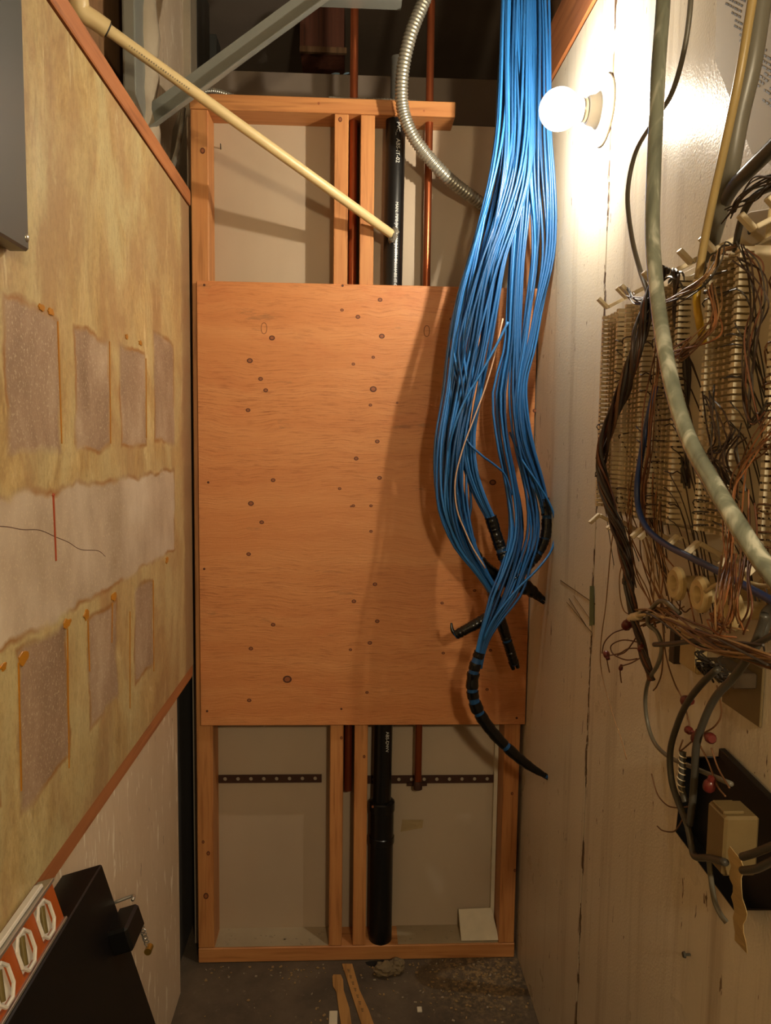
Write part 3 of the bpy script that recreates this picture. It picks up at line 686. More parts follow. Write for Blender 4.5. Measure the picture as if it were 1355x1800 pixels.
# steel channel braces
a = on(266, 205, 1, -0.06); b = on(575, -22, 1, -0.06)
ch = thing('steel_brace', 'grey steel channel brace slanting up over the frame corner', 'brace', (a+b)/2)
dd = (b-a)/np.linalg.norm(b-a); pn = np.cross(dd, [0, 1, 0]); pn /= np.linalg.norm(pn)
MB().obox((a+b)/2, dd*np.linalg.norm(b-a)*0.55, pn*0.027, np.array([0, 0.001, 0])).build('web', STEEL, ch)
lo_ = pn if pn[2] < 0 else -pn
MB().obox((a+b)/2+lo_*0.026+np.array([0, -0.010, 0]), dd*np.linalg.norm(b-a)*0.55, pn*0.001, np.array([0, 0.011, 0])).build('flange', STEEL, ch)
MB().obox((a+b)/2-lo_*0.026+np.array([0, 0.012, 0]), dd*np.linalg.norm(b-a)*0.55, pn*0.001, np.array([0, 0.011, 0])).build('flange', STEEL, ch)
z0 = yp(640, 2, -0.065)[2]+0.006
tag(MB().box(yp(545, 2, -0.05)[0], yp(706, 2, -0.05)[0], -0.065, -0.02, z0, z0+0.04).build('steel_header', STEEL, None, bevel=0.001), 'grey steel header at the very top between brace and conduit', 'header')
# things in the dark space above the frame
q = yp(566, 45, 0.9)
mb = MB(); a_ = yp(527, 88, 0.9); b_ = yp(606, -80, 0.9)
duct = thing('wooden_bulkhead', 'reddish wooden bulkhead deep in the dark ceiling space', 'bulkhead', ((a_[0]+b_[0])/2, 0.95, a_[2]))
MB().box(a_[0], b_[0], 0.9, 1.2, a_[2], 3.19).build('panel', wood('dark_red_wood', '#5d3322', '#6b3d29', '#40221a', (1, 1, .05)), duct)
MB().box(a_[0], b_[0]+0.01, 0.885, 0.899, a_[2]-0.012, a_[2]+0.008).build('bottom_edge', BROWN, duct)
zj = yp(590, 139, 0.7)[2]
tag(MB().box(-0.5, 1.3, 0.655, 0.745, zj-0.16, zj-0.004).build('dark_joist', DARKV, None, bevel=0.002), 'dark joist crossing the space above the frame', 'joist')  # joist in the same plain colour as the void walls
a_ = yp(493, 138, 0.64); b_ = yp(505, 120, 0.64)
for k, (p0, p1, lb) in enumerate([((577, 138), (597, 129), 'left pale blue fleck in the dark ceiling space'), ((600, 136), (614, 128), 'right pale blue fleck in the dark ceiling space')]):
    u0, u1 = yp(*p0, 0.7), yp(*p1, 0.7)
    tag(MB().tube(catmull([u0, (u0+u1)/2+np.array([0, 0, .003]), u1], 8), [0.002, 0.008, 0.007, 0.002], 8, flat=0.5).build('blue_fleck', plain('pale_blue_fleck_%s' % 'ab'[k], '#9cc4e0', 0.3), None, smooth=True), lb, 'scrap')  # thin flecks in one plain pale blue
pipe('vertical_pipe', plain('grey_pipe', '#5d5b52', 0.5), [(0.55, 0.16, 2.42), (0.55, 0.16, 2.60)], 0.02, 'stubby grey pipe top behind the thick conduit', 'pipe', n=3)

# ================================================================== RIGHT WALL
# sheet of printed paper
c1, c2, c3 = rw(1257, 105, 0.002), rw(1325, 272, 0.002), rw(1380, 240, 0.002)
pp = thing('printed_sheet', 'grey paper sheet with rows of small print taped to the wall', 'paper', (XR-0.002, -1.1, 2.0))
PO = [rw(1257, 105, 0.0025), rw(1322, 270, 0.0025), rw(1420, 330, 0.0025), rw(1420, -120, 0.0025), rw(1262, -60, 0.0025)]
MB().prism(PO, (-0.0006, 0, 0)).build('sheet', PAPER, pp)
mbt = MB(); rr = random.Random(9)
dirv = rw(1300, 100, 0.0034)-rw(1262, 75, 0.0034); dirv[0] = 0; dirv /= np.linalg.norm(dirv); prp = np.cross(dirv, [1, 0, 0])
for r0 in range(16):
    base = np.array(rw(1265+r0*5.0, -20+r0*13.0, 0.0032)); t = 0.0
    for k in range(9):
        wl_ = rr.uniform(0.004, 0.013)
        if rr.random() < 0.8: mbt.obox(base+dirv*(t+wl_/2), dirv*wl_/2, prp*0.0011, (0.0002, 0, 0))
        t += wl_+0.003
tag(mbt.build('print_rows', PRINT_D, pp), kind='stuff')

# ---- punch-down blocks on stand-off brackets
BH, BW = 0.322, 0.078
def make_block():
    t = thing('punch_down_block', 'x', 'terminal block', (0, 0, 0), 'punch-down blocks on the right wall')
    b_ = MB(); b_.box(-0.066, -0.044, -BW/2+0.006, BW/2-0.006, -BH/2, BH/2); b_.build('body', IVORY_L, t, bevel=0.001)
    br = MB().box(-0.044, -0.038, -BW/2-0.004, BW/2+0.004, -BH/2-0.012, BH/2+0.012).build('bracket', IVORY_L, t, bevel=0.001)
    for s in (-1, 1):
        MB().box(-0.05, 0.0, -BW/2-0.004, BW/2+0.004, s*(BH/2+0.010)-0.002, s*(BH/2+0.010)+0.002).build('standoff', IVORY_L, br, bevel=0.0005)
        MB().box(-0.006, 0.0, -BW/2-0.006, BW/2+0.006, min(s*(BH/2+0.012), s*(BH/2+0.045)), max(s*(BH/2+0.012), s*(BH/2+0.045))).build('foot_plate', IVORY_L, br, bevel=0.0005)
        for e in (-1, 1):
            MB().bar((-0.012, e*(BW/2+0.002), s*(BH/2+0.050)), (-0.075, e*(BW/2+0.006), s*(BH/2+0.016)), 0.006, 0.013, (0, 1, 0)).build('retainer_arm', IVORY_L, br, bevel=0.0008)
            MB().bar((-0.075, e*(BW/2+0.006), s*(BH/2+0.014)), (-0.092, e*(BW/2+0.006), s*(BH/2+0.030)), 0.006, 0.010, (0, 1, 0)).build('arm_hook', IVORY_L, br, bevel=0.0008)
    rows = 44; pz = BH/rows
    for s in (-1, 1):
        m_ = MB(); y0 = s*(BW/2-0.004)
        m_.box(-0.070, -0.040, y0-0.004, y0+0.004, -BH/2, BH/2)
        for k in range(rows):
            z = -BH/2+(k+0.5)*pz; m_.box(-0.086, -0.070, y0-0.004, y0+0.004, z-pz*0.33, z+pz*0.33)
        tag(m_.build('fanning_strip', IVORY_L, t), kind='stuff')
    m_ = MB()
    for k in range(rows):
        z = -BH/2+(k+0.5)*pz
        for c_ in range(4):
            y = (-1.5+c_)*0.0145; m_.box(-0.082, -0.066, y-0.0026, y+0.0026, z-pz*0.26, z+pz*0.26)
    tag(m_.build('clip_rows', TIN, t), kind='stuff')
    return t
def copy_tree(o, parent=None):
    c = o.copy(); COL.objects.link(c); c.parent = parent
    for chd in list(o.children): copy_tree(chd, c)
    return c
blk = make_block()
BLK = [(-0.828, 1.573, 'ivory punch-down block furthest back, first in the row from the bulb'), (-0.934, 1.573, 'ivory punch-down block second in the row, behind the twisted dark bundle'),
       (-1.052, 1.574, 'ivory punch-down block in the middle of the row, behind the clear sheath'), (-1.202, 1.574, 'ivory punch-down block fourth in the row with wire knots on it'),
       (-1.346, 1.575, 'ivory punch-down block cut by the right picture edge')]
blocks = []
for i, (y, z, lb) in enumerate(BLK):
    o = blk if i == 0 else copy_tree(blk)
    o.location = (XR, y, z); o['label'] = lb; blocks.append(o)
bpy.context.view_layer.update()
# wires punched into each block, running out at the sides
for i, (y, z, lb) in enumerate(BLK):
    rr = random.Random(40+i); mb = MB()
    for k in range(24 if i > 1 else 10):
        zz = z-BH/2+rr.random()*BH*0.95; s = 1 if rr.random() < 0.6 else -1; s = -s
        p0 = np.array([XR-0.078, y+rr.choice([-1.5, -.5, .5, 1.5])*0.0145, zz]); p1 = np.array([XR-0.087, y+s*BW*0.52, zz-rr.random()*0.006])
        p2 = p1+np.array([0.015, s*0.010, -0.01-0.03*rr.random()]); p3 = p2+np.array([0.03, s*0.006, -0.06-0.10*rr.random()])
        mb.tube(catmull([p0, p1, p2, p3], 10), 0.0009, 4, False)
    o = mb.build('jumper_wires', WIRES[(2, 4, 4, 2, 0)[i]], blocks[i]); tag(o, kind='stuff')

def wcable(name, pts, r, mat, label, cat='cable', n=60, sides=10, group=None):
    """pts: (px, py, distance off the right wall)"""
    return tag(MB().tube(catmull([rw(x, y, o) for x, y, o in pts], n), r, sides).build(name, mat, None, smooth=True), label, cat, group)
wcable('sheathed_cable', [(1170, -120, 0.10), (1166, 0, 0.11), (1158, 110, 0.115), (1153, 210, 0.12), (1149, 310, 0.125), (1147, 410, 0.13), (1154, 510, 0.135), (1166, 600, 0.14), (1184, 690, 0.14), (1212, 775, 0.14), (1250, 845, 0.14), (1292, 915, 0.135), (1338, 985, 0.13), (1400, 1060, 0.12)], 0.0092, CLEAR, 'thick translucent greenish sheathed cable hanging across the terminal blocks', n=90, sides=14)
wcable('grey_cable', [(1212, -60, 0.06), (1214, 0, 0.06), (1203, 85, 0.06), (1180, 165, 0.065), (1147, 215, 0.07), (1117, 268, 0.07), (1103, 340, 0.075), (1110, 415, 0.08), (1125, 475, 0.085), (1140, 520, 0.09), (1146, 560, 0.09)], 0.0036, GREYC, 'slim grey cable swinging from behind the clear sheath to the blocks')
wcable('grey_trunk_cable', [(1352, -90, 0.07), (1337, 0, 0.075), (1320, 110, 0.08), (1297, 210, 0.085), (1281, 300, 0.085), (1263, 370, 0.08), (1247, 430, 0.07), (1236, 490, 0.05)], 0.0115, GREYC, 'thick grey trunk cable dropping from the top right corner')
wcable('tan_cable', [(1338, -90, 0.095), (1322, 0, 0.10), (1300, 130, 0.105), (1275, 250, 0.105), (1253, 350, 0.105), (1237, 430, 0.105), (1227, 490, 0.105)], 0.0048, TANC, 'tan cable running alongside the thick grey trunk cable')
wcable('yellow_cable', [(1227, 492, 0.105), (1224, 530, 0.105), (1229, 565, 0.105), (1236, 600, 0.09)], 0.0046, YELC, 'short bright yellow cable between the third and fourth blocks')
wcable('dark_cable', [(1400, 215, 0.09), (1355, 262, 0.09), (1318, 298, 0.09), (1288, 330, 0.085), (1265, 372, 0.075), (1250, 430, 0.06)], 0.0080, GREYD, 'dark grey cable slanting in from the right edge above the blocks')
wcable('dark_cable', [(1400, 318, 0.085), (1355, 330, 0.085), (1326, 345, 0.085), (1308, 372, 0.08), (1298, 405, 0.07), (1292, 440, 0.06)], 0.0038, GREYD, 'thinner dark cable arching in from the right edge')
wcable('navy_cable', [(1152, 678, 0.088), (1146, 705, 0.09), (1137, 745, 0.095), (1127, 800, 0.10), (1120, 850, 0.10), (1122, 893, 0.10), (1138, 930, 0.10), (1170, 957, 0.10), (1212, 979, 0.10), (1260, 1003, 0.10), (1310, 1030, 0.10), (1400, 1080, 0.10)], 0.0042, NAVY, 'dark blue cable curving under the blocks toward the right edge')

# twisted dark wire bundle
TW = [(1168, 468, 0.075), (1150, 500, 0.085), (1136, 545, 0.10), (1120, 610, 0.115), (1102, 670, 0.115), (1080, 728, 0.11), (1060, 782, 0.105), (1056, 830, 0.10), (1070, 885, 0.10), (1088, 935, 0.095), (1100, 985, 0.09), (1106, 1030, 0.085), (1114, 1080, 0.08), (1126, 1130, 0.078), (1138, 1172, 0.075), (1146, 1196, 0.07)]
P0 = catmull([rw(*q) for q in TW], 80)
tb = thing('twisted_wire_bundle', 'twisted dark brown wire bundle hanging left of the terminal blocks', 'wire bundle', P0[-1])
rad_f = lambda t: np.interp(t, [0, 0.15, 0.35, 0.6, 0.8, 1.0], [0.007, 0.0075, 0.0072, 0.0072, 0.0045, 0.0035])
for k in range(13):
    pts = []; ph = 2*math.pi*k/9; layer = 1.0 if k < 9 else 0.45; fq = random.Random(k).uniform(3.4, 4.2)
    for i, p in enumerate(P0):
        t = i/80; T = P0[min(i+1, 80)]-P0[max(i-1, 0)]; T /= np.linalg.norm(T); s = np.cross(T, [1, 0, 0]); s /= np.linalg.norm(s); b2 = np.cross(s, T)
        q = ph+fq*2*math.pi*t; r_ = rad_f(t)*layer*(1+0.25*math.sin(9*t+k)); pts.append(p+r_*(math.cos(q)*s+math.sin(q)*b2))
    MB().tube(pts, 0.0024 if k < 9 else 0.003, 5).build('wire', WIRES[(4, 2, 4, 3, 2, 4, 0, 4, 2)[k % 9]], tb, smooth=True)
c = rw(1104, 1025, 0.085)
MB().lathe(c+np.array([0, 0, -0.003]), (0.1, 0.05, 1), [(0, 0.0085), (0.006, 0.0085)], 14).build('cable_tie', TAPE, tb)
MB().box(c[0]-0.003, c[0]+0.003, c[1]+0.006, c[1]+0.018, c[2]-0.004, c[2]+0.004).build('tie_tail', TAPE, tb)

# brown wire hanks across the blocks
def hank(label, pts, count, spread, mats, seed, r=0.0010, off=None):
    P = [rw(*q) for q in pts]; t = thing('wire_hank', label, 'wires', P[0]); rr = random.Random(seed)
    for k in range(count):
        ph, fq = rr.uniform(0, 6.28), rr.uniform(0.6, 1.6); ph2 = rr.uniform(0, 6.28); amp = rr.uniform(0.3, 1.7)*spread
        q = [p+np.array([0.5*amp*math.cos(ph+fq*i), amp*math.sin(ph2+fq*i), 0.7*amp*math.cos(ph2+i)]) for i, p in enumerate(P)]
        MB().tube(catmull(q, 40), r, 4).build('wire', WIRES[mats[k % len(mats)]], t)
    return t
hank('tan wire hank looping over the tops of the third and fourth blocks', [(1165, 535, 0.10), (1195, 520, 0.115), (1230, 500, 0.12), (1252, 470, 0.115), (1262, 440, 0.10), (1285, 435, 0.08)], 9, 0.008, (1, 0, 1, 2), 1)
hank('brown wire hank drooping between the third and fourth blocks', [(1250, 500, 0.105), (1255, 560, 0.11), (1238, 595, 0.115), (1210, 620, 0.11), (1190, 628, 0.10), (1210, 600, 0.10)], 11, 0.008, (0, 1, 5, 0), 2)
hank('black-brown wire hank falling right of the fourth block', [(1302, 440, 0.10), (1325, 480, 0.10), (1335, 540, 0.10), (1325, 600, 0.10), (1318, 680, 0.095), (1322, 740, 0.09), (1338, 720, 0.09)], 9, 0.009, (4, 2, 4, 3), 3)
hank('dark wire tangle knotted on the lower fourth block', [(1240, 690, 0.10), (1255, 730, 0.105), (1268, 790, 0.105), (1245, 800, 0.10), (1260, 820, 0.10), (1290, 860, 0.095), (1275, 800, 0.1), (1300, 760, 0.1)], 7, 0.010, (4, 2, 4), 4)
hank('rusty wire hank hanging between the second and third blocks', [(1160, 590, 0.095), (1155, 650, 0.10), (1146, 720, 0.10), (1140, 800, 0.095), (1130, 860, 0.09), (1135, 930, 0.08)], 8, 0.009, (0, 3, 5), 5)
hank('slate wire hank rising behind the third block', [(1175, 490, 0.07), (1185, 478, 0.085), (1192, 500, 0.085), (1190, 560, 0.08), (1205, 640, 0.075), (1200, 760, 0.07), (1205, 850, 0.07)], 8, 0.007, (2, 4, 2), 6, r=0.0016)
hank('orange-brown wire spray fanning in from the lower right edge', [(1370, 740, 0.10), (1330, 790, 0.10), (1300, 840, 0.10), (1290, 900, 0.10), (1283, 980, 0.10), (1270, 1050, 0.10)], 9, 0.014, (5, 0, 1), 7)
hank('brown wires threaded over the ivory spools', [(1290, 980, 0.11), (1282, 1040, 0.14), (1270, 1090, 0.14), (1250, 1085, 0.13), (1262, 1110, 0.13), (1290, 1120, 0.12)], 7, 0.009, (0, 5, 1), 8)
hank('pale brown wire hank sweeping right under the spools', [(1130, 1085, 0.07), (1165, 1075, 0.085), (1205, 1105, 0.09), (1245, 1130, 0.095), (1290, 1145, 0.095), (1370, 1165, 0.09)], 15, 0.012, (1, 0, 1, 2, 0), 9, r=0.0015)
hank('fuzzy dark wire hank arching in under the slanting dark cable', [(1390, 300, 0.095), (1350, 320, 0.095), (1320, 335, 0.095), (1300, 355, 0.09), (1285, 375, 0.085)], 12, 0.010, (2, 4), 10)
hank('splayed dark wire ends beside the second block top', [(1105, 512, 0.09), (1112, 522, 0.092), (1122, 528, 0.095), (1140, 528, 0.098)], 8, 0.008, (4, 3, 2), 11)

# single telephone wires hanging below the blocks
GRP = 'thin wires hanging below the blocks'
LBW = 'thin copper-brown telephone wire dangling loosely below the terminal blocks'
rr = random.Random(21)
def tw(pts, mi, r=0.0010): wcable('telephone_wire', pts, r, WIRES[mi], LBW, 'wire', 44, 5, GRP)
tw([(1078, 930, 0.06), (1072, 980, 0.06), (1065, 1060, 0.05), (1056, 1130, 0.045), (1057, 1180, 0.04), (1075, 1250, 0.035), (1092, 1300, 0.03), (1101, 1335, 0.025)], 1)
for k in range(18):
    x0 = 1100+rr.random()*60; y0 = 830+rr.random()*70; x1 = x0+rr.uniform(-10, 40); 
    tw([(x0, y0, 0.085), (x0+rr.uniform(-8, 10), y0+60, 0.08), ((x0+x1)/2+rr.uniform(-10, 10), y0+130, 0.075), (x1+rr.uniform(-5, 25), y0+190, 0.075), (x1+rr.uniform(0, 40), 1065+rr.random()*40, 0.075)], rr.choice([0, 1, 0, 5]))
for k in range(8):
    x0 = 1268+rr.random()*60; tw([(x0, 860+rr.random()*40, 0.10), (x0+rr.uniform(-8, 8), 940, 0.105), (x0+rr.uniform(-15, 8), 1010, 0.13), (x0-rr.uniform(0, 25), 1070, 0.14), (x0-rr.uniform(5, 25), 1095+rr.random()*20, 0.13)], rr.choice([0, 5, 3]))
for pts in [[(1120, 1100, .08), (1090, 1108, .07), (1075, 1115, .06), (1062, 1130, .06), (1058, 1148, .055)], [(1128, 1130, .08), (1095, 1125, .075), (1074, 1135, .07), (1078, 1150, .07), (1100, 1160, .07), (1120, 1158, .075)],
            [(1130, 1140, .08), (1105, 1140, .075), (1090, 1148, .07), (1072, 1152, .065)], [(1066, 1155, .06), (1068, 1168, .06), (1071, 1182, .055)], [(1128, 1155, .08), (1110, 1165, .075), (1092, 1172, .07), (1090, 1182, .07), (1092, 1200, .065)],
            [(1122, 1110, .08), (1115, 1125, .08), (1100, 1145, .075), (1085, 1152, .07)], [(1163, 1080, .08), (1170, 1150, .075), (1185, 1200, .075), (1200, 1230, .07), (1212, 1275, .07)], [(1166, 1130, .08), (1163, 1180, .075), (1155, 1205, .07), (1148, 1214, .07)],
            [(1200, 1300, .07), (1195, 1320, .075), (1220, 1300, .08)], [(1230, 1310, .08), (1245, 1340, .08), (1260, 1380, .08), (1275, 1400, .08)], [(1250, 1315, .08), (1262, 1350, .08), (1282, 1385, .085)],
            [(1145, 1360, .03), (1155, 1395, .03), (1172, 1415, .04), (1190, 1420, .05), (1210, 1418, .06)], [(1155, 1452, .03), (1165, 1460, .035), (1185, 1461, .045), (1200, 1440, .06)], [(1260, 1205, .08), (1268, 1250, .07), (1258, 1275, .07), (1235, 1290, .07)]]:
    tw(pts, rr.choice([0, 3, 0]), 0.0011)

# red gel splices
def splice(px, off, label, tilt=0.0, s=1.0):
    c = rw(*px, off); t = thing('gel_splice', label, 'wire connector', c, 'red gel splices on the loose wires')
    ax = np.array([0.1, -math.cos(tilt), math.sin(tilt)])
    MB().lathe(c-ax*0.007*s, ax, [(0, 0.0045*s), (0.003*s, 0.0065*s), (0.009*s, 0.0065*s), (0.012*s, 0.005*s), (0.014*s, 0.003*s)], 10).build('shell', REDP, t, smooth='auto')
    MB().lathe(c+ax*0.006*s, ax, [(0, 0.0045*s), (0.004*s, 0.0042*s), (0.005*s, 0.002*s)], 8).build('button', REDP, t, smooth='auto')
for px, off, lb, ti, s in [((1102, 1098), .08, 'dark red gel splice against the white sleeve left of the bundle', 0.9, 1.2), ((1066, 1151), .06, 'red gel splice furthest left, on looping wires', -0.8, .9), ((1207, 1232), .075, 'dark red gel splice on the left grey cable loop', 0.3, 1.1),
                           ((1211, 1284), .075, 'red gel splice pointing left above the black tray', 0, .8), ((1224, 1296), .08, 'red gel splice in the middle of the three above the tray', 1.2, 1.0), ((1248, 1297), .08, 'red gel splice pointing right above the tray', 3.3, 1.0),
                           ((1247, 1380), .085, 'pink red gel splice hanging inside the black tray', 1.3, 1.1), ((1091, 1174), .07, 'small empty brown wire loop splice below the left wires', 1.4, .55), ((1126, 1140), .08, 'tiny red gel splice touching the twisted bundle', 1.1, .7)]:
    splice(px, off, lb, ti, s)
wcable('white_sleeve', [(1108, 1086, .082), (1116, 1084, .083), (1124, 1082, .083)], 0.0065, IVORY_L, 'short white cable sleeve behind the dark red splice', 'sleeve', 8)
wcable('ivory_cable', [(1120, 1083, .085), (1140, 1080, .087), (1165, 1085, .09), (1205, 1098, .09), (1250, 1120, .088), (1290, 1140, .085)], 0.0026, IVORY, 'thin ivory cable running from the white sleeve under the spools')
wcable('grey_cable', [(1195, 1078, .085), (1165, 1056, .09), (1145, 1070, .088), (1138, 1095, .085), (1155, 1112, .08), (1163, 1140, .08), (1155, 1170, .078), (1140, 1195, .07), (1134, 1230, .06), (1138, 1270, .055), (1150, 1305, .055), (1175, 1330, .06), (1220, 1350, .07), (1285, 1378, .08)], 0.0030, GREYC, 'brown grey cable looping down to a cut end over the tray')
wcable('grey_cable', [(1150, 1133, .08), (1180, 1132, .085), (1220, 1127, .09), (1270, 1133, .09), (1310, 1140, .088), (1370, 1110, .085)], 0.0034, GREYD, 'dark grey cable running level beneath the wire hank')
wcable('grey_cable', [(1262, 1175, .075), (1235, 1200, .08), (1208, 1235, .08), (1190, 1275, .08), (1178, 1320, .08), (1180, 1370, .08), (1192, 1410, .08), (1208, 1450, .08), (1216, 1490, .08), (1222, 1506, .082), (1245, 1508, .085), (1275, 1516, .09)], 0.0042, GREYD, 'left of the two grey cables looping into the black tray')
wcable('grey_cable', [(1345, 1080, .08), (1335, 1110, .08), (1318, 1150, .085), (1290, 1190, .085), (1258, 1225, .085), (1238, 1265, .085), (1224, 1310, .085), (1221, 1360, .08), (1217, 1410, .08), (1212, 1450, .08)], 0.0046, GREYD, 'right of the two grey cables looping into the black tray')
wcable('grey_cable', [(1246, 1510, .075), (1249, 1540, .07), (1255, 1580, .065), (1265, 1605, .06), (1277, 1622, .055)], 0.0032, GREYC, 'short grey cable tail hanging below the black tray')
wcable('grey_cable', [(1400, 1470, .10), (1355, 1488, .10), (1325, 1500, .10), (1305, 1506, .098)], 0.0042, GREYD, 'upper grey cable entering the adapter from the right edge')
wcable('grey_cable', [(1400, 1495, .10), (1355, 1515, .10), (1330, 1527, .10), (1305, 1530, .098)], 0.0042, GREYD, 'lower grey cable passing under the adapter from the right edge')
cw = thing('wire_wrapped_cable', 'short grey cable stub wrapped with a white wire spiral', 'cable', rw(1198, 1320, .085))
SP = catmull([rw(1200, 1322, .085), rw(1199, 1350, .085), rw(1197, 1380, .085), rw(1205, 1410, .083)], 60)
MB().tube(SP, 0.0042, 9).build('cable_stub', GREYD, cw, smooth=True)
MB().tube([p+0.0046*np.array([math.cos(i*0.9), math.sin(i*0.9), 0]) for i, p in enumerate(SP[:48])], 0.0008, 4).build('spiral_wire', CHALK, cw)
wcable('dark_cable', [(1400, 1040, .05), (1350, 1075, .06), (1342, 1105, .07), (1322, 1140, .075), (1290, 1150, .08)], 0.0060, GREYD, 'dark cable dropping from behind the third spool')
wcable('tan_cable', [(1240, 1040, .09), (1265, 1026, .09), (1310, 1024, .09), (1345, 1030, .09), (1400, 1020, .09)], 0.0024, IVORY, 'thin pale cable lying over the tops of the spools')

# spools (stand-off mushrooms)
def spool(px, label, L=0.085, r=0.022):
    c = rw(*px, L); t = thing('wire_spool', label, 'spool', (XR, c[1], c[2]), 'ivory wire spools')
    MB().lathe((XR, c[1], c[2]), (-1, 0, 0), [(0, 0.011), (L-0.012, 0.0105), (L-0.008, 0.011)], 20).build('post', IVORY, t, smooth='auto')
    MB().lathe((XR, c[1], c[2]), (-1, 0, 0), [(L-0.008, 0.012), (L-0.006, r), (L-0.001, r+0.0005), (L+0.003, r-0.004), (L+0.0025, 0.011), (L-0.001, 0.008), (L-0.012, 0.006), (L-0.012, 0.001)], 28).build('head', IVORY, t, smooth='auto')
    MB().lathe((XR, c[1], c[2]), (-1, 0, 0), [(0, 0.02), (0.004, 0.02), (0.006, 0.012)], 20).build('foot', IVORY, t, smooth='auto')
spool((1186, 1026), 'ivory wire spool furthest left below the blocks')
spool((1228, 1045), 'ivory wire spool in the middle of the three')
spool((1280, 1073), 'ivory wire spool nearest the right edge, with wires across it', r=0.024)

# beige junction box, terminal block
c = rw(1237, 1150, 0.0)
jb = thing('junction_box', 'small beige junction box under the wire hank', 'junction box', (XR, c[1], c[2]-0.04))
a_, b_ = rw(1226, 1110, 0.015), rw(1226, 1182, 0.015)
yb0 = rw(1245, 1150, 0.04)[1]; yb1 = rw(1226, 1150, 0.04)[1]
MB().box(XR-0.016, XR-0.0005, -1.046, -0.992, b_[2]-0.004, a_[2]).build('housing', IVORY, jb, bevel=0.002)
MB().box(XR-0.018, XR-0.016, -1.044, -0.994, b_[2]-0.002, a_[2]-0.002).build('cover', IVORY, jb, bevel=0.0008)
tag(MB().box(XR-0.012, XR-0.0005, rw(1198, 1140)[1], rw(1189, 1140)[1], rw(1194, 1166)[2], rw(1194, 1108)[2]).build('dark_cable_clip', WIRES[2], None, bevel=0.001), 'dark upright clip on the wall left of the junction box', 'clip')
tbk = thing('terminal_strip', 'cluttered dark terminal strip with wire stubs right of the junction box', 'terminal strip', rw(1300, 1245))
yA, yB = rw(1345, 1200)[1], rw(1275, 1200)[1]; zA, zB = rw(1300, 1252)[2], rw(1300, 1150)[2]
MB().box(XR-0.004, XR-0.0005, yA, yB, zA, zB).build('base', plain('olive_base', '#77633f', .6, var=.4), tbk, bevel=0.001)
MB().box(XR-0.035, XR-0.004, yA+0.01, yB-0.01, zA+0.045, zB-0.01).build('terminal_body', plain('dull_bakelite', '#4a3a26', 0.5, var=0.4, scale=60), tbk, bevel=0.002)
rr = random.Random(77); m_ = MB()
for k in range(40):
    p = np.array([XR-0.034, rr.uniform(yA+0.012, yB-0.012), rr.uniform(zA+0.05, zB-0.012)]); q = p+np.array([-0.012*rr.random(), rr.uniform(-.02, .02), rr.uniform(-.012, .02)])
    m_.tube(catmull([p, (p+q)/2+np.array([-0.012, 0, 0.006]), q], 6), 0.0012, 4)
tag(m_.build('wire_stubs', WIRES[2], tbk), kind='stuff')
m_ = MB()
for k in range(16):
    p = np.array([XR-0.035, yA+0.016+(k % 8)*(yB-yA-0.032)/7, zA+0.062+(k//8)*0.028]); m_.lathe(p, (-1, 0, 0), [(0, 0.004), (0.003, 0.004), (0.004, 0.0025)], 8)
tag(m_.build('terminal_screws', TIN, tbk), kind='stuff')

# black tray with adapter
# an open sheet-metal tray standing off the wall: back plate, slanted top and side lips
yT = rw(1222, 1330)[1]
def R_(x, y, o=0.0): return rw(x, y, o)
tr = thing('metal_tray', 'open black sheet-metal tray on the right wall at the lower right', 'tray', R_(1350, 1600))
zt = R_(1280, 1320, 0.001)[2]; yt1 = -1.03
pb = [R_(1213, 1500, 0.0015), R_(1228, 1322, 0.0015)]
Yn = -1.62
z_hi = pb[1][2]+0.01; z_lo = 0.78
back = [R_(x, y, 0.003) for x, y in ((1228, 1332), (1213, 1462), (1320, 1600), (1420, 1600), (1420, 1480), (1270, 1332))]
MB().prism(back, (0.0015, 0, 0)).build('back_plate', BLACK, tr)
def lip(p0, p1, o0, o1, name, mat=BLACK):
    A_, B_ = R_(*p0, 0.003), R_(*p1, 0.003); e = np.array([-(o1-o0), 0, 0]); d_ = (B_-A_)/np.linalg.norm(B_-A_); n_ = np.cross(d_, [1, 0, 0])
    MB().prism([A_, B_, B_+e, A_+e], n_*0.0018).build(name, mat, tr)
lip((1228, 1332), (1213, 1462), 0, 0.022, 'side_lip'); lip((1213, 1462), (1320, 1600), 0, 0.022, 'lower_lip'); lip((1320, 1600), (1420, 1600), 0, 0.022, 'bottom_lip')
lip((1228, 1332), (1270, 1332), 0, 0.022, 'top_lip')
A_, B_ = R_(1268, 1322, 0.008), R_(1420, 1474, 0.008)
MB().bar(A_, B_, 0.012, 0.009, (1, 0, 0)).build('top_rail', BLACK, tr, bevel=0.001)
ADP = plain('beige_adapter_plastic', '#75623f', .45)
c = R_(1293, 1470, 0.06)
ad = thing('power_adapter', 'beige plug-in power adapter hanging in the black tray', 'adapter', (XR-0.03, c[1], c[2]-0.045))
MB().box(XR-0.085, XR-0.045, c[1]-0.022, c[1]+0.020, c[2]-0.036, c[2]+0.034).build('case', ADP, ad, bevel=0.003)
MB().box(XR-0.084, XR-0.06, c[1]-0.016, c[1]+0.012, c[2]+0.034, c[2]+0.038).build('top_tab', ADP, ad, bevel=0.001)
P = [R_(1292, 1500, .088), R_(1294, 1540, .082), R_(1298, 1580, .07), R_(1300, 1620, .06), R_(1302, 1665, .05)]
tpst = MB(); V = []
for i, p in enumerate(catmull(P, 14)):
    w_ = 0.013*(1+0.15*math.sin(i*1.7)); V += [p+np.array([0.002*math.sin(i), -w_, 0]), p+np.array([0.001*math.cos(i*2), w_, 0.001])]
for i in range(14): tpst.f.append((2*i, 2*i+1, 2*i+3, 2*i+2))
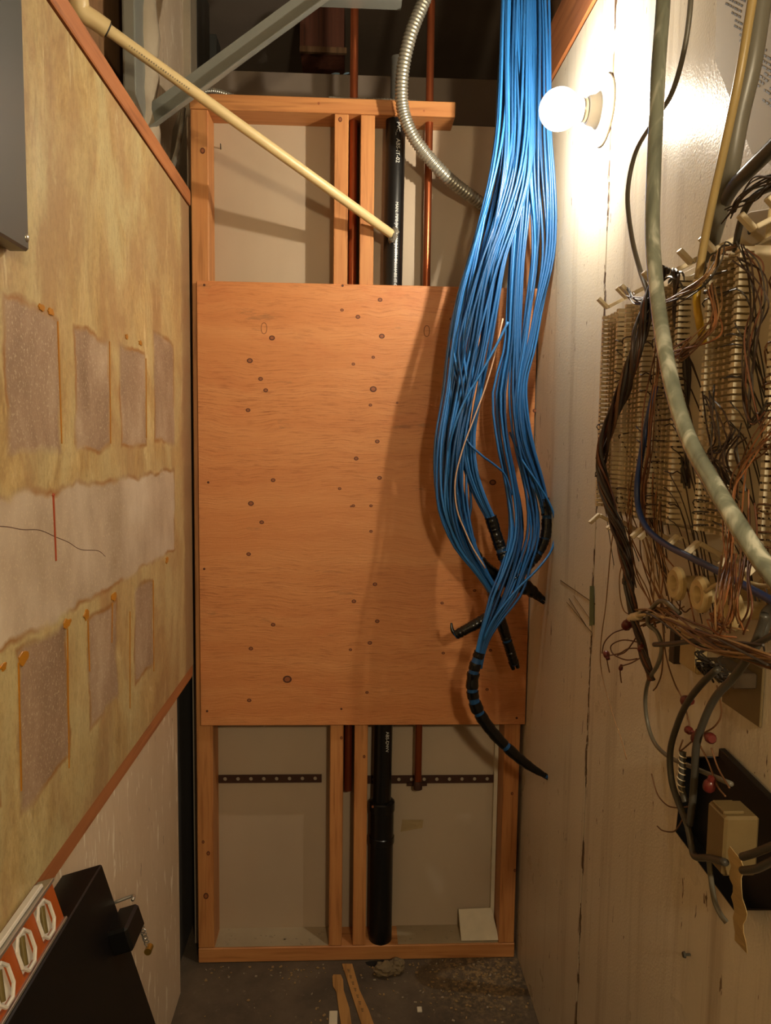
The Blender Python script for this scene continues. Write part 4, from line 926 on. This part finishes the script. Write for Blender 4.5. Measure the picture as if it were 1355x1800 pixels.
tpst.v = [tuple(v) for v in V]
o = tpst.build('masking_tape_strip', MASK); 
bm = bmesh.new(); bm.from_mesh(o.data); bmesh.ops.solidify(bm, geom=list(bm.faces), thickness=0.0008); bm.to_mesh(o.data); bm.free()
tag(o, 'crumpled masking tape strip hanging from the adapter', 'tape')
# beige plate with screw at the right edge
c = rw(1312, 405, 0.05)
bp_ = thing('mounting_plate', 'tan mounting plate with a dark screw near the right edge', 'plate', c)
MB().prism([rw(1290, 425, .05), rw(1300, 385, .05), rw(1318, 372, .05), rw(1352, 366, .05), rw(1345, 420, .05), rw(1322, 440, .05)], (0.012, 0, 0)).build('plate', IVORY, bp_, bevel=0.001)
q = rw(1318, 406, .05); MB().lathe(q+np.array([0.001, 0, 0]), (-1, 0, 0), [(0, 0.004), (0.002, 0.004), (0.003, 0.002)], 10).build('screw', PRINT_D, bp_)
# green paint mark on the seam and small fastenings
tag(MB().prism([rw(1037, 1030, 0.0016), rw(1044, 1030, 0.0016), rw(1044, 1098, 0.0016), rw(1036, 1100, 0.0016)], (-0.0006, 0, 0)).build('paint_mark', plain('green_paint', '#5f6b42', 0.6), wr))
for p0, p1, w_ in [((985, 1020), (1046, 1062), 0.0022), ((1000, 1052), (1030, 1100), 0.003), ((996, 1058), (1040, 1112), 0.0018), ((1008, 1046), (1044, 1098), 0.0012)]:
    MB().bar(rw(*p0, 0.0004), rw(*p1, 0.0004), 0.0006, w_, (0, 0, 1)).build('scuff', plain('scuff_brown', '#6e5a3e', .7), wr)
wn = rw(1213, 1678, 0.0015); scr_ = thing('wall_screw', 'dark screw sticking out of the lower right wall', 'screw', wn)
MB().lathe(wn, (-1, 0, 0), [(0, 0.002), (0.008, 0.002), (0.008, 0.005), (0.011, 0.004)], 10).build('screw_body', GREYD, scr_)

# ================================================================== LOWER LEFT: leaning case and level
P1 = on(179, 1518, 1, -0.90); th = math.radians(16.5)
ez = np.array([-math.sin(th), 0, math.cos(th)]); ex = np.array([math.cos(th), 0, math.sin(th)]); ey = np.array([0, 1.0, 0])
Hc = P1[2]/math.cos(th); Tc = 0.066; Lc = 0.80
cs_ = thing('black_case', 'flat black metal case leaning against the lower left wall', 'case', P1-ez*Hc+np.array([0, -Lc/2, 0]))
def cbox(u0, u1, w0, w1, v0, v1): # u across (0 = right face), w along y from far end (0) nearer, v down from top edge
    c = P1+ex*(u0+u1)/2+ey*(w0+w1)/2+ez*(v0+v1)/2
    return MB().obox(c, ex*(u1-u0)/2, ey*(w1-w0)/2, ez*(v1-v0)/2)
cbox(-Tc, 0, -Lc, 0, -Hc+0.014, 0).build('shell', BLACK, cs_, bevel=0.002)
lat = cbox(-0.004, 0.030, -0.055, 0.012, -0.125, -0.085).build('latch', BLACK, cs_, bevel=0.004)
q = P1+ex*0.012+ez*(-0.075); MB().tube(catmull([q+ey*0.012-ex*0.02, q+ey*0.016, q+ey*0.016+ex*0.012, q+ey*0.004+ex*0.014], 10), 0.0028, 8).build('latch_pin', ALU, cs_, smooth=True)
q = P1+ex*0.024+ez*(-0.14); MB().tube([q+ey*0.008+ez*0.014+0.0045*np.array([math.cos(i*1.1), 0, math.sin(i*1.1)])+ez*(-0.0011*i) for i in range(28)], 0.0012, 5).build('latch_spring', ALU, cs_)
MB().lathe(q+ez*-0.025, ey, [(0, 0.006), (0.014, 0.006), (0.016, 0.004)], 10).build('latch_screw', plain('brass', '#b08a3c', 0.3, 0.8), cs_, smooth='auto')

# spirit level standing on the case's upper edge
w0 = -0.138; LL = 0.62
lv = thing('spirit_level', 'orange and aluminium spirit level lying on top of the black case', 'spirit level', P1+ey*(w0-LL/2)+ez*0.001-ex*0.010)
hl = 0.064
cbox(-0.026, -0.002, w0-LL, w0, 0.0005, 0.0045).build('bottom_rail', ALU, lv, bevel=0.0006)
cbox(-0.026, -0.002, w0-LL, w0, hl-0.0045, hl).build('top_rail', ALU, lv, bevel=0.0006)
holes = [-0.245+w0+0.155, -0.345+w0+0.155, -0.455+w0+0.155]
# web with window openings: bands between the windows
hw_, hv0, hv1 = 0.020, 0.009, 0.055
prev = w0-0.002
wins = []
for k in range(7):
    wc = w0-0.046-k*0.062; wins.append(wc)
    cbox(-0.020, -0.006, wc+hw_, prev, 0.0045, hl-0.0045).build('web', ORANGE, lv)
    for (v0, v1) in ((0.0045, hv0), (hv1, hl-0.0045)): cbox(-0.020, -0.006, wc-hw_, wc+hw_, v0, v1).build('web', ORANGE, lv)
    prev = wc-hw_
cbox(-0.020, -0.006, w0-LL+0.002, prev, 0.0045, hl-0.0045).build('web', ORANGE, lv)
WHITEP = plain('white_window_frame', '#d8d2c6', 0.4); VIAL = plain('vial_yellow', '#6b5c34', 0.15)
for wc in wins:
    vm = (hv0+hv1)/2
    ring = [P1-ex*0.0045+ey*(wc+a*0.019)+ez*(vm+b*0.0225) for a, b in ((-.45, -1), (.45, -1), (1, -.5), (1, .5), (.45, 1), (-.45, 1), (-1, .5), (-1, -.5), (-.45, -1), (.45, -1))]
    fr_ = MB().tube(ring, 0.0026, 6, False).build('window_frame', WHITEP, lv)
    q = P1-ex*0.0085+ey*wc+ez*vm; MB().tube([q-ey*0.006-ez*0.016, q+ey*0.006+ez*0.016], 0.0042, 12).build('vial', VIAL, lv, smooth='auto')
    cbox(-0.0125, -0.0105, wc-hw_, wc+hw_, hv0, hv1).build('backing', WHITEP, lv)
tag(cbox(-0.020, -0.008, w0-0.30, w0-0.02, hl+0.0005, hl+0.006).build('white_rod', WHITEP, None, bevel=0.001), 'slim white rod resting along the top of the spirit level', 'rod')
tag(cbox(-0.022, -0.006, w0-0.345, w0-0.315, hl+0.0005, hl+0.014).build('black_clip', BLACK, None, bevel=0.002), 'small black clip at the near end of the white rod', 'clip')

# ================================================================== FLOOR DETAILS
def stirrer(pts, label, marks):
    """a flat paddle with a notched handle, outline given on the floor"""
    t = thing('paint_stirrer', label, 'paint stirrer', (pts[0][0], pts[0][1], 0))
    MB().prism([(x, y, 0.0006) for x, y in pts], (0, 0, 0.004)).build('paddle', STIR, t, bevel=0.0006)
    if marks:
        m_ = MB(); rr = random.Random(5); a, b = [np.array(q) for q in marks]; d = (b-a)/np.linalg.norm(b-a); s = np.array([-d[1], d[0]])
        L = np.linalg.norm(b-a); t0 = 0
        while t0 < L:
            for k in range(3):
                m_.box(*[v for v in sorted((a[0]+d[0]*t0-0.003+0.0012*k, a[0]+d[0]*t0+0.004))], *sorted((a[1]+d[1]*(t0+k*0.005), a[1]+d[1]*(t0+k*0.005)+0.0018)), 0.0045, 0.0049)
            t0 += 0.026
        tag(m_.build('worn_print', PRINT_D, t), kind='stuff')
def fl(x, y): return on(x, y, 2, 0.004)[:2]
stirrer([fl(601, 1694), fl(619, 1694), fl(632, 1740), fl(648, 1775), fl(668, 1830), fl(645, 1830), fl(622, 1760)], 'wooden paint stirrer with worn stamped print, touching the sill', (fl(612, 1705), fl(640, 1785)))
stirrer([fl(584, 1716), fl(586, 1713), fl(599, 1713), fl(603, 1722), fl(604, 1740), fl(614, 1772), fl(622, 1830), fl(604, 1830), fl(596, 1780), fl(591, 1743), fl(585, 1733)], 'plain wooden paint stirrer lying left of the stamped one', None)
def chunk(name, mat, c, s, label, cat, seed, flatz=0.6):
    rr = random.Random(seed); bm = bmesh.new(); bmesh.ops.create_icosphere(bm, subdivisions=3, radius=1.0)
    ph = [rr.uniform(0, 6) for _ in range(6)]
    for v in bm.verts:
        n = v.co.copy(); k = 1+0.22*math.sin(4*n.x+ph[0])*math.cos(5*n.y+ph[1])+0.14*math.sin(9*n.z+ph[2]+3*n.x)+rr.uniform(-.05, .05)
        v.co = Vector((n.x*k*s[0], n.y*k*s[1], n.z*k*s[2]))
    me = bpy.data.meshes.new(name); bm.to_mesh(me); bm.free(); me.materials.append(mat)
    zmin = min(v.co.z for v in me.vertices)
    o = bpy.data.objects.new(name, me); COL.objects.link(o); o.location = (c[0], c[1], -zmin*0.93+c[2]); return tag(o, label, cat)
p = fl(675, 1715); chunk('insulation_lump', FLUFF, (p[0], p[1]+0.005, 0), (0.028, 0.018, 0.018), 'pale fluffy insulation lump on the floor under the drain pipe', 'insulation', 1)
p = fl(698, 1707); chunk('insulation_lump', FLUFF, (p[0], p[1], 0), (0.022, 0.02, 0.02), 'darker insulation lump tucked against the sill', 'insulation', 2)
p = fl(585, 1790); tag(MB().box(p[0]-0.010, p[0]+0.012, p[1]-0.022, p[1]+0.025, 0.0004, 0.006).build('plaster_chip', CHALK, None, bevel=0.001), 'cream rectangular chip on the floor beside the plain stirrer', 'chip')
p = fl(737, 1774); tag(MB().box(p[0]-0.006, p[0]+0.007, p[1]-0.008, p[1]+0.009, 0.0004, 0.005).build('plaster_chip', CHALK, None, bevel=0.001), 'small pale square chip alone on the floor to the right', 'chip')
# flat black patch painting the shade of the floor hole by the pipe
p = fl(672, 1700)
MB().prism([(p[0]+0.045*math.cos(q)*(1+0.2*math.sin(3*q)), -0.001+0.02*math.sin(q)*(1+.2*math.cos(2*q)), 0.0003) for q in np.linspace(0, 2*math.pi, 17)[:-1]], (0, 0, 0.0006)).build('hole_shade_patch', plain('hole_shade_black', '#050403', 0.9), bpy.data.objects['floor'])
# crumbs
rr = random.Random(11); m_ = MB(); m2 = MB()
for k in range(420):
    if k < 230: x, y = rr.gauss(0.80, 0.09), rr.gauss(-0.07, 0.09)
    else: x, y = rr.uniform(0.0, 0.92), rr.uniform(-0.42, 0.0) if rr.random() < 0.6 else -abs(rr.gauss(0, 0.03))
    if not (-0.02 < x < 0.925 and -0.5 < y < 0.012): continue
    s = rr.uniform(0.0012, 0.0042); q = rr.uniform(0, 3.14); a_ = np.array([math.cos(q), math.sin(q), rr.uniform(-.2, .2)]); b_ = np.array([-math.sin(q), math.cos(q), 0])
    (m_ if rr.random() < 0.8 else m2).obox((x, y, 0.0022), a_*s, b_*s*rr.uniform(.3, .9), np.array([0, 0, 0.0008]))
tag(m_.build('sawdust_crumbs', plain('sawdust', '#96794e', 0.9)), 'scattered sawdust and wood crumbs on the concrete floor', 'sawdust', kind='stuff')
for k in range(60):
    x, y = rr.uniform(0.05, 0.87), rr.uniform(0.03, 0.10)
    if 0.37 < x < 0.58: continue
    s = rr.uniform(0.001, 0.004); m2.obox((x, y, 0.0465), (s, 0, 0), (0, s*.7, 0), (0, 0, 0.0008))
tag(m2.build('plaster_crumbs', plain('crumb_grey', '#9c8d74', .9)), 'white plaster crumbs scattered over sill and floor', 'crumbs', kind='stuff')
for (xa, xb) in ((0.045, 0.375), (0.58, 0.877)):
    MB().box(xa, xb, 0.022, YB-0.0005, 0.0451, 0.0464).build('dust_layer', DUST, sill)
a_, b_ = yp(808, 1662, 0.05), yp(868, 1625, 0.05)
sc = MB().prism([(a_[0], 0.03, 0.047), (b_[0]+0.012, 0.03, 0.047), (b_[0], 0.098, 0.105), (a_[0], 0.098, 0.102)], (0, -0.006, 0.004)).build('drywall_scrap', CHALK, None, bevel=0.001)
tag(sc, 'pale drywall scrap leaning in the lower right stud bay', 'scrap')
struct(MB().box(0.8655, 0.8765, 0.088, 0.1065, 0.047, 0.70).build('trim_4', CHALK))
fp = MB().prism([yp(704, 1462, YB-0.0006), yp(707, 1441, YB-0.0006), yp(744, 1441, YB-0.012), yp(742, 1455, YB-0.016)], (0, -0.001, 0)).build('torn_paper_flap', plain('torn_paper', '#a89066', .8), wall_back)
c = yp(388, 262, YB); MB().tube([c+np.array([0, 0.002, 0]), c+np.array([0.004, -0.028, 0.003])], 0.0016, 8).build('protruding_nail', GREYD, wall_back)
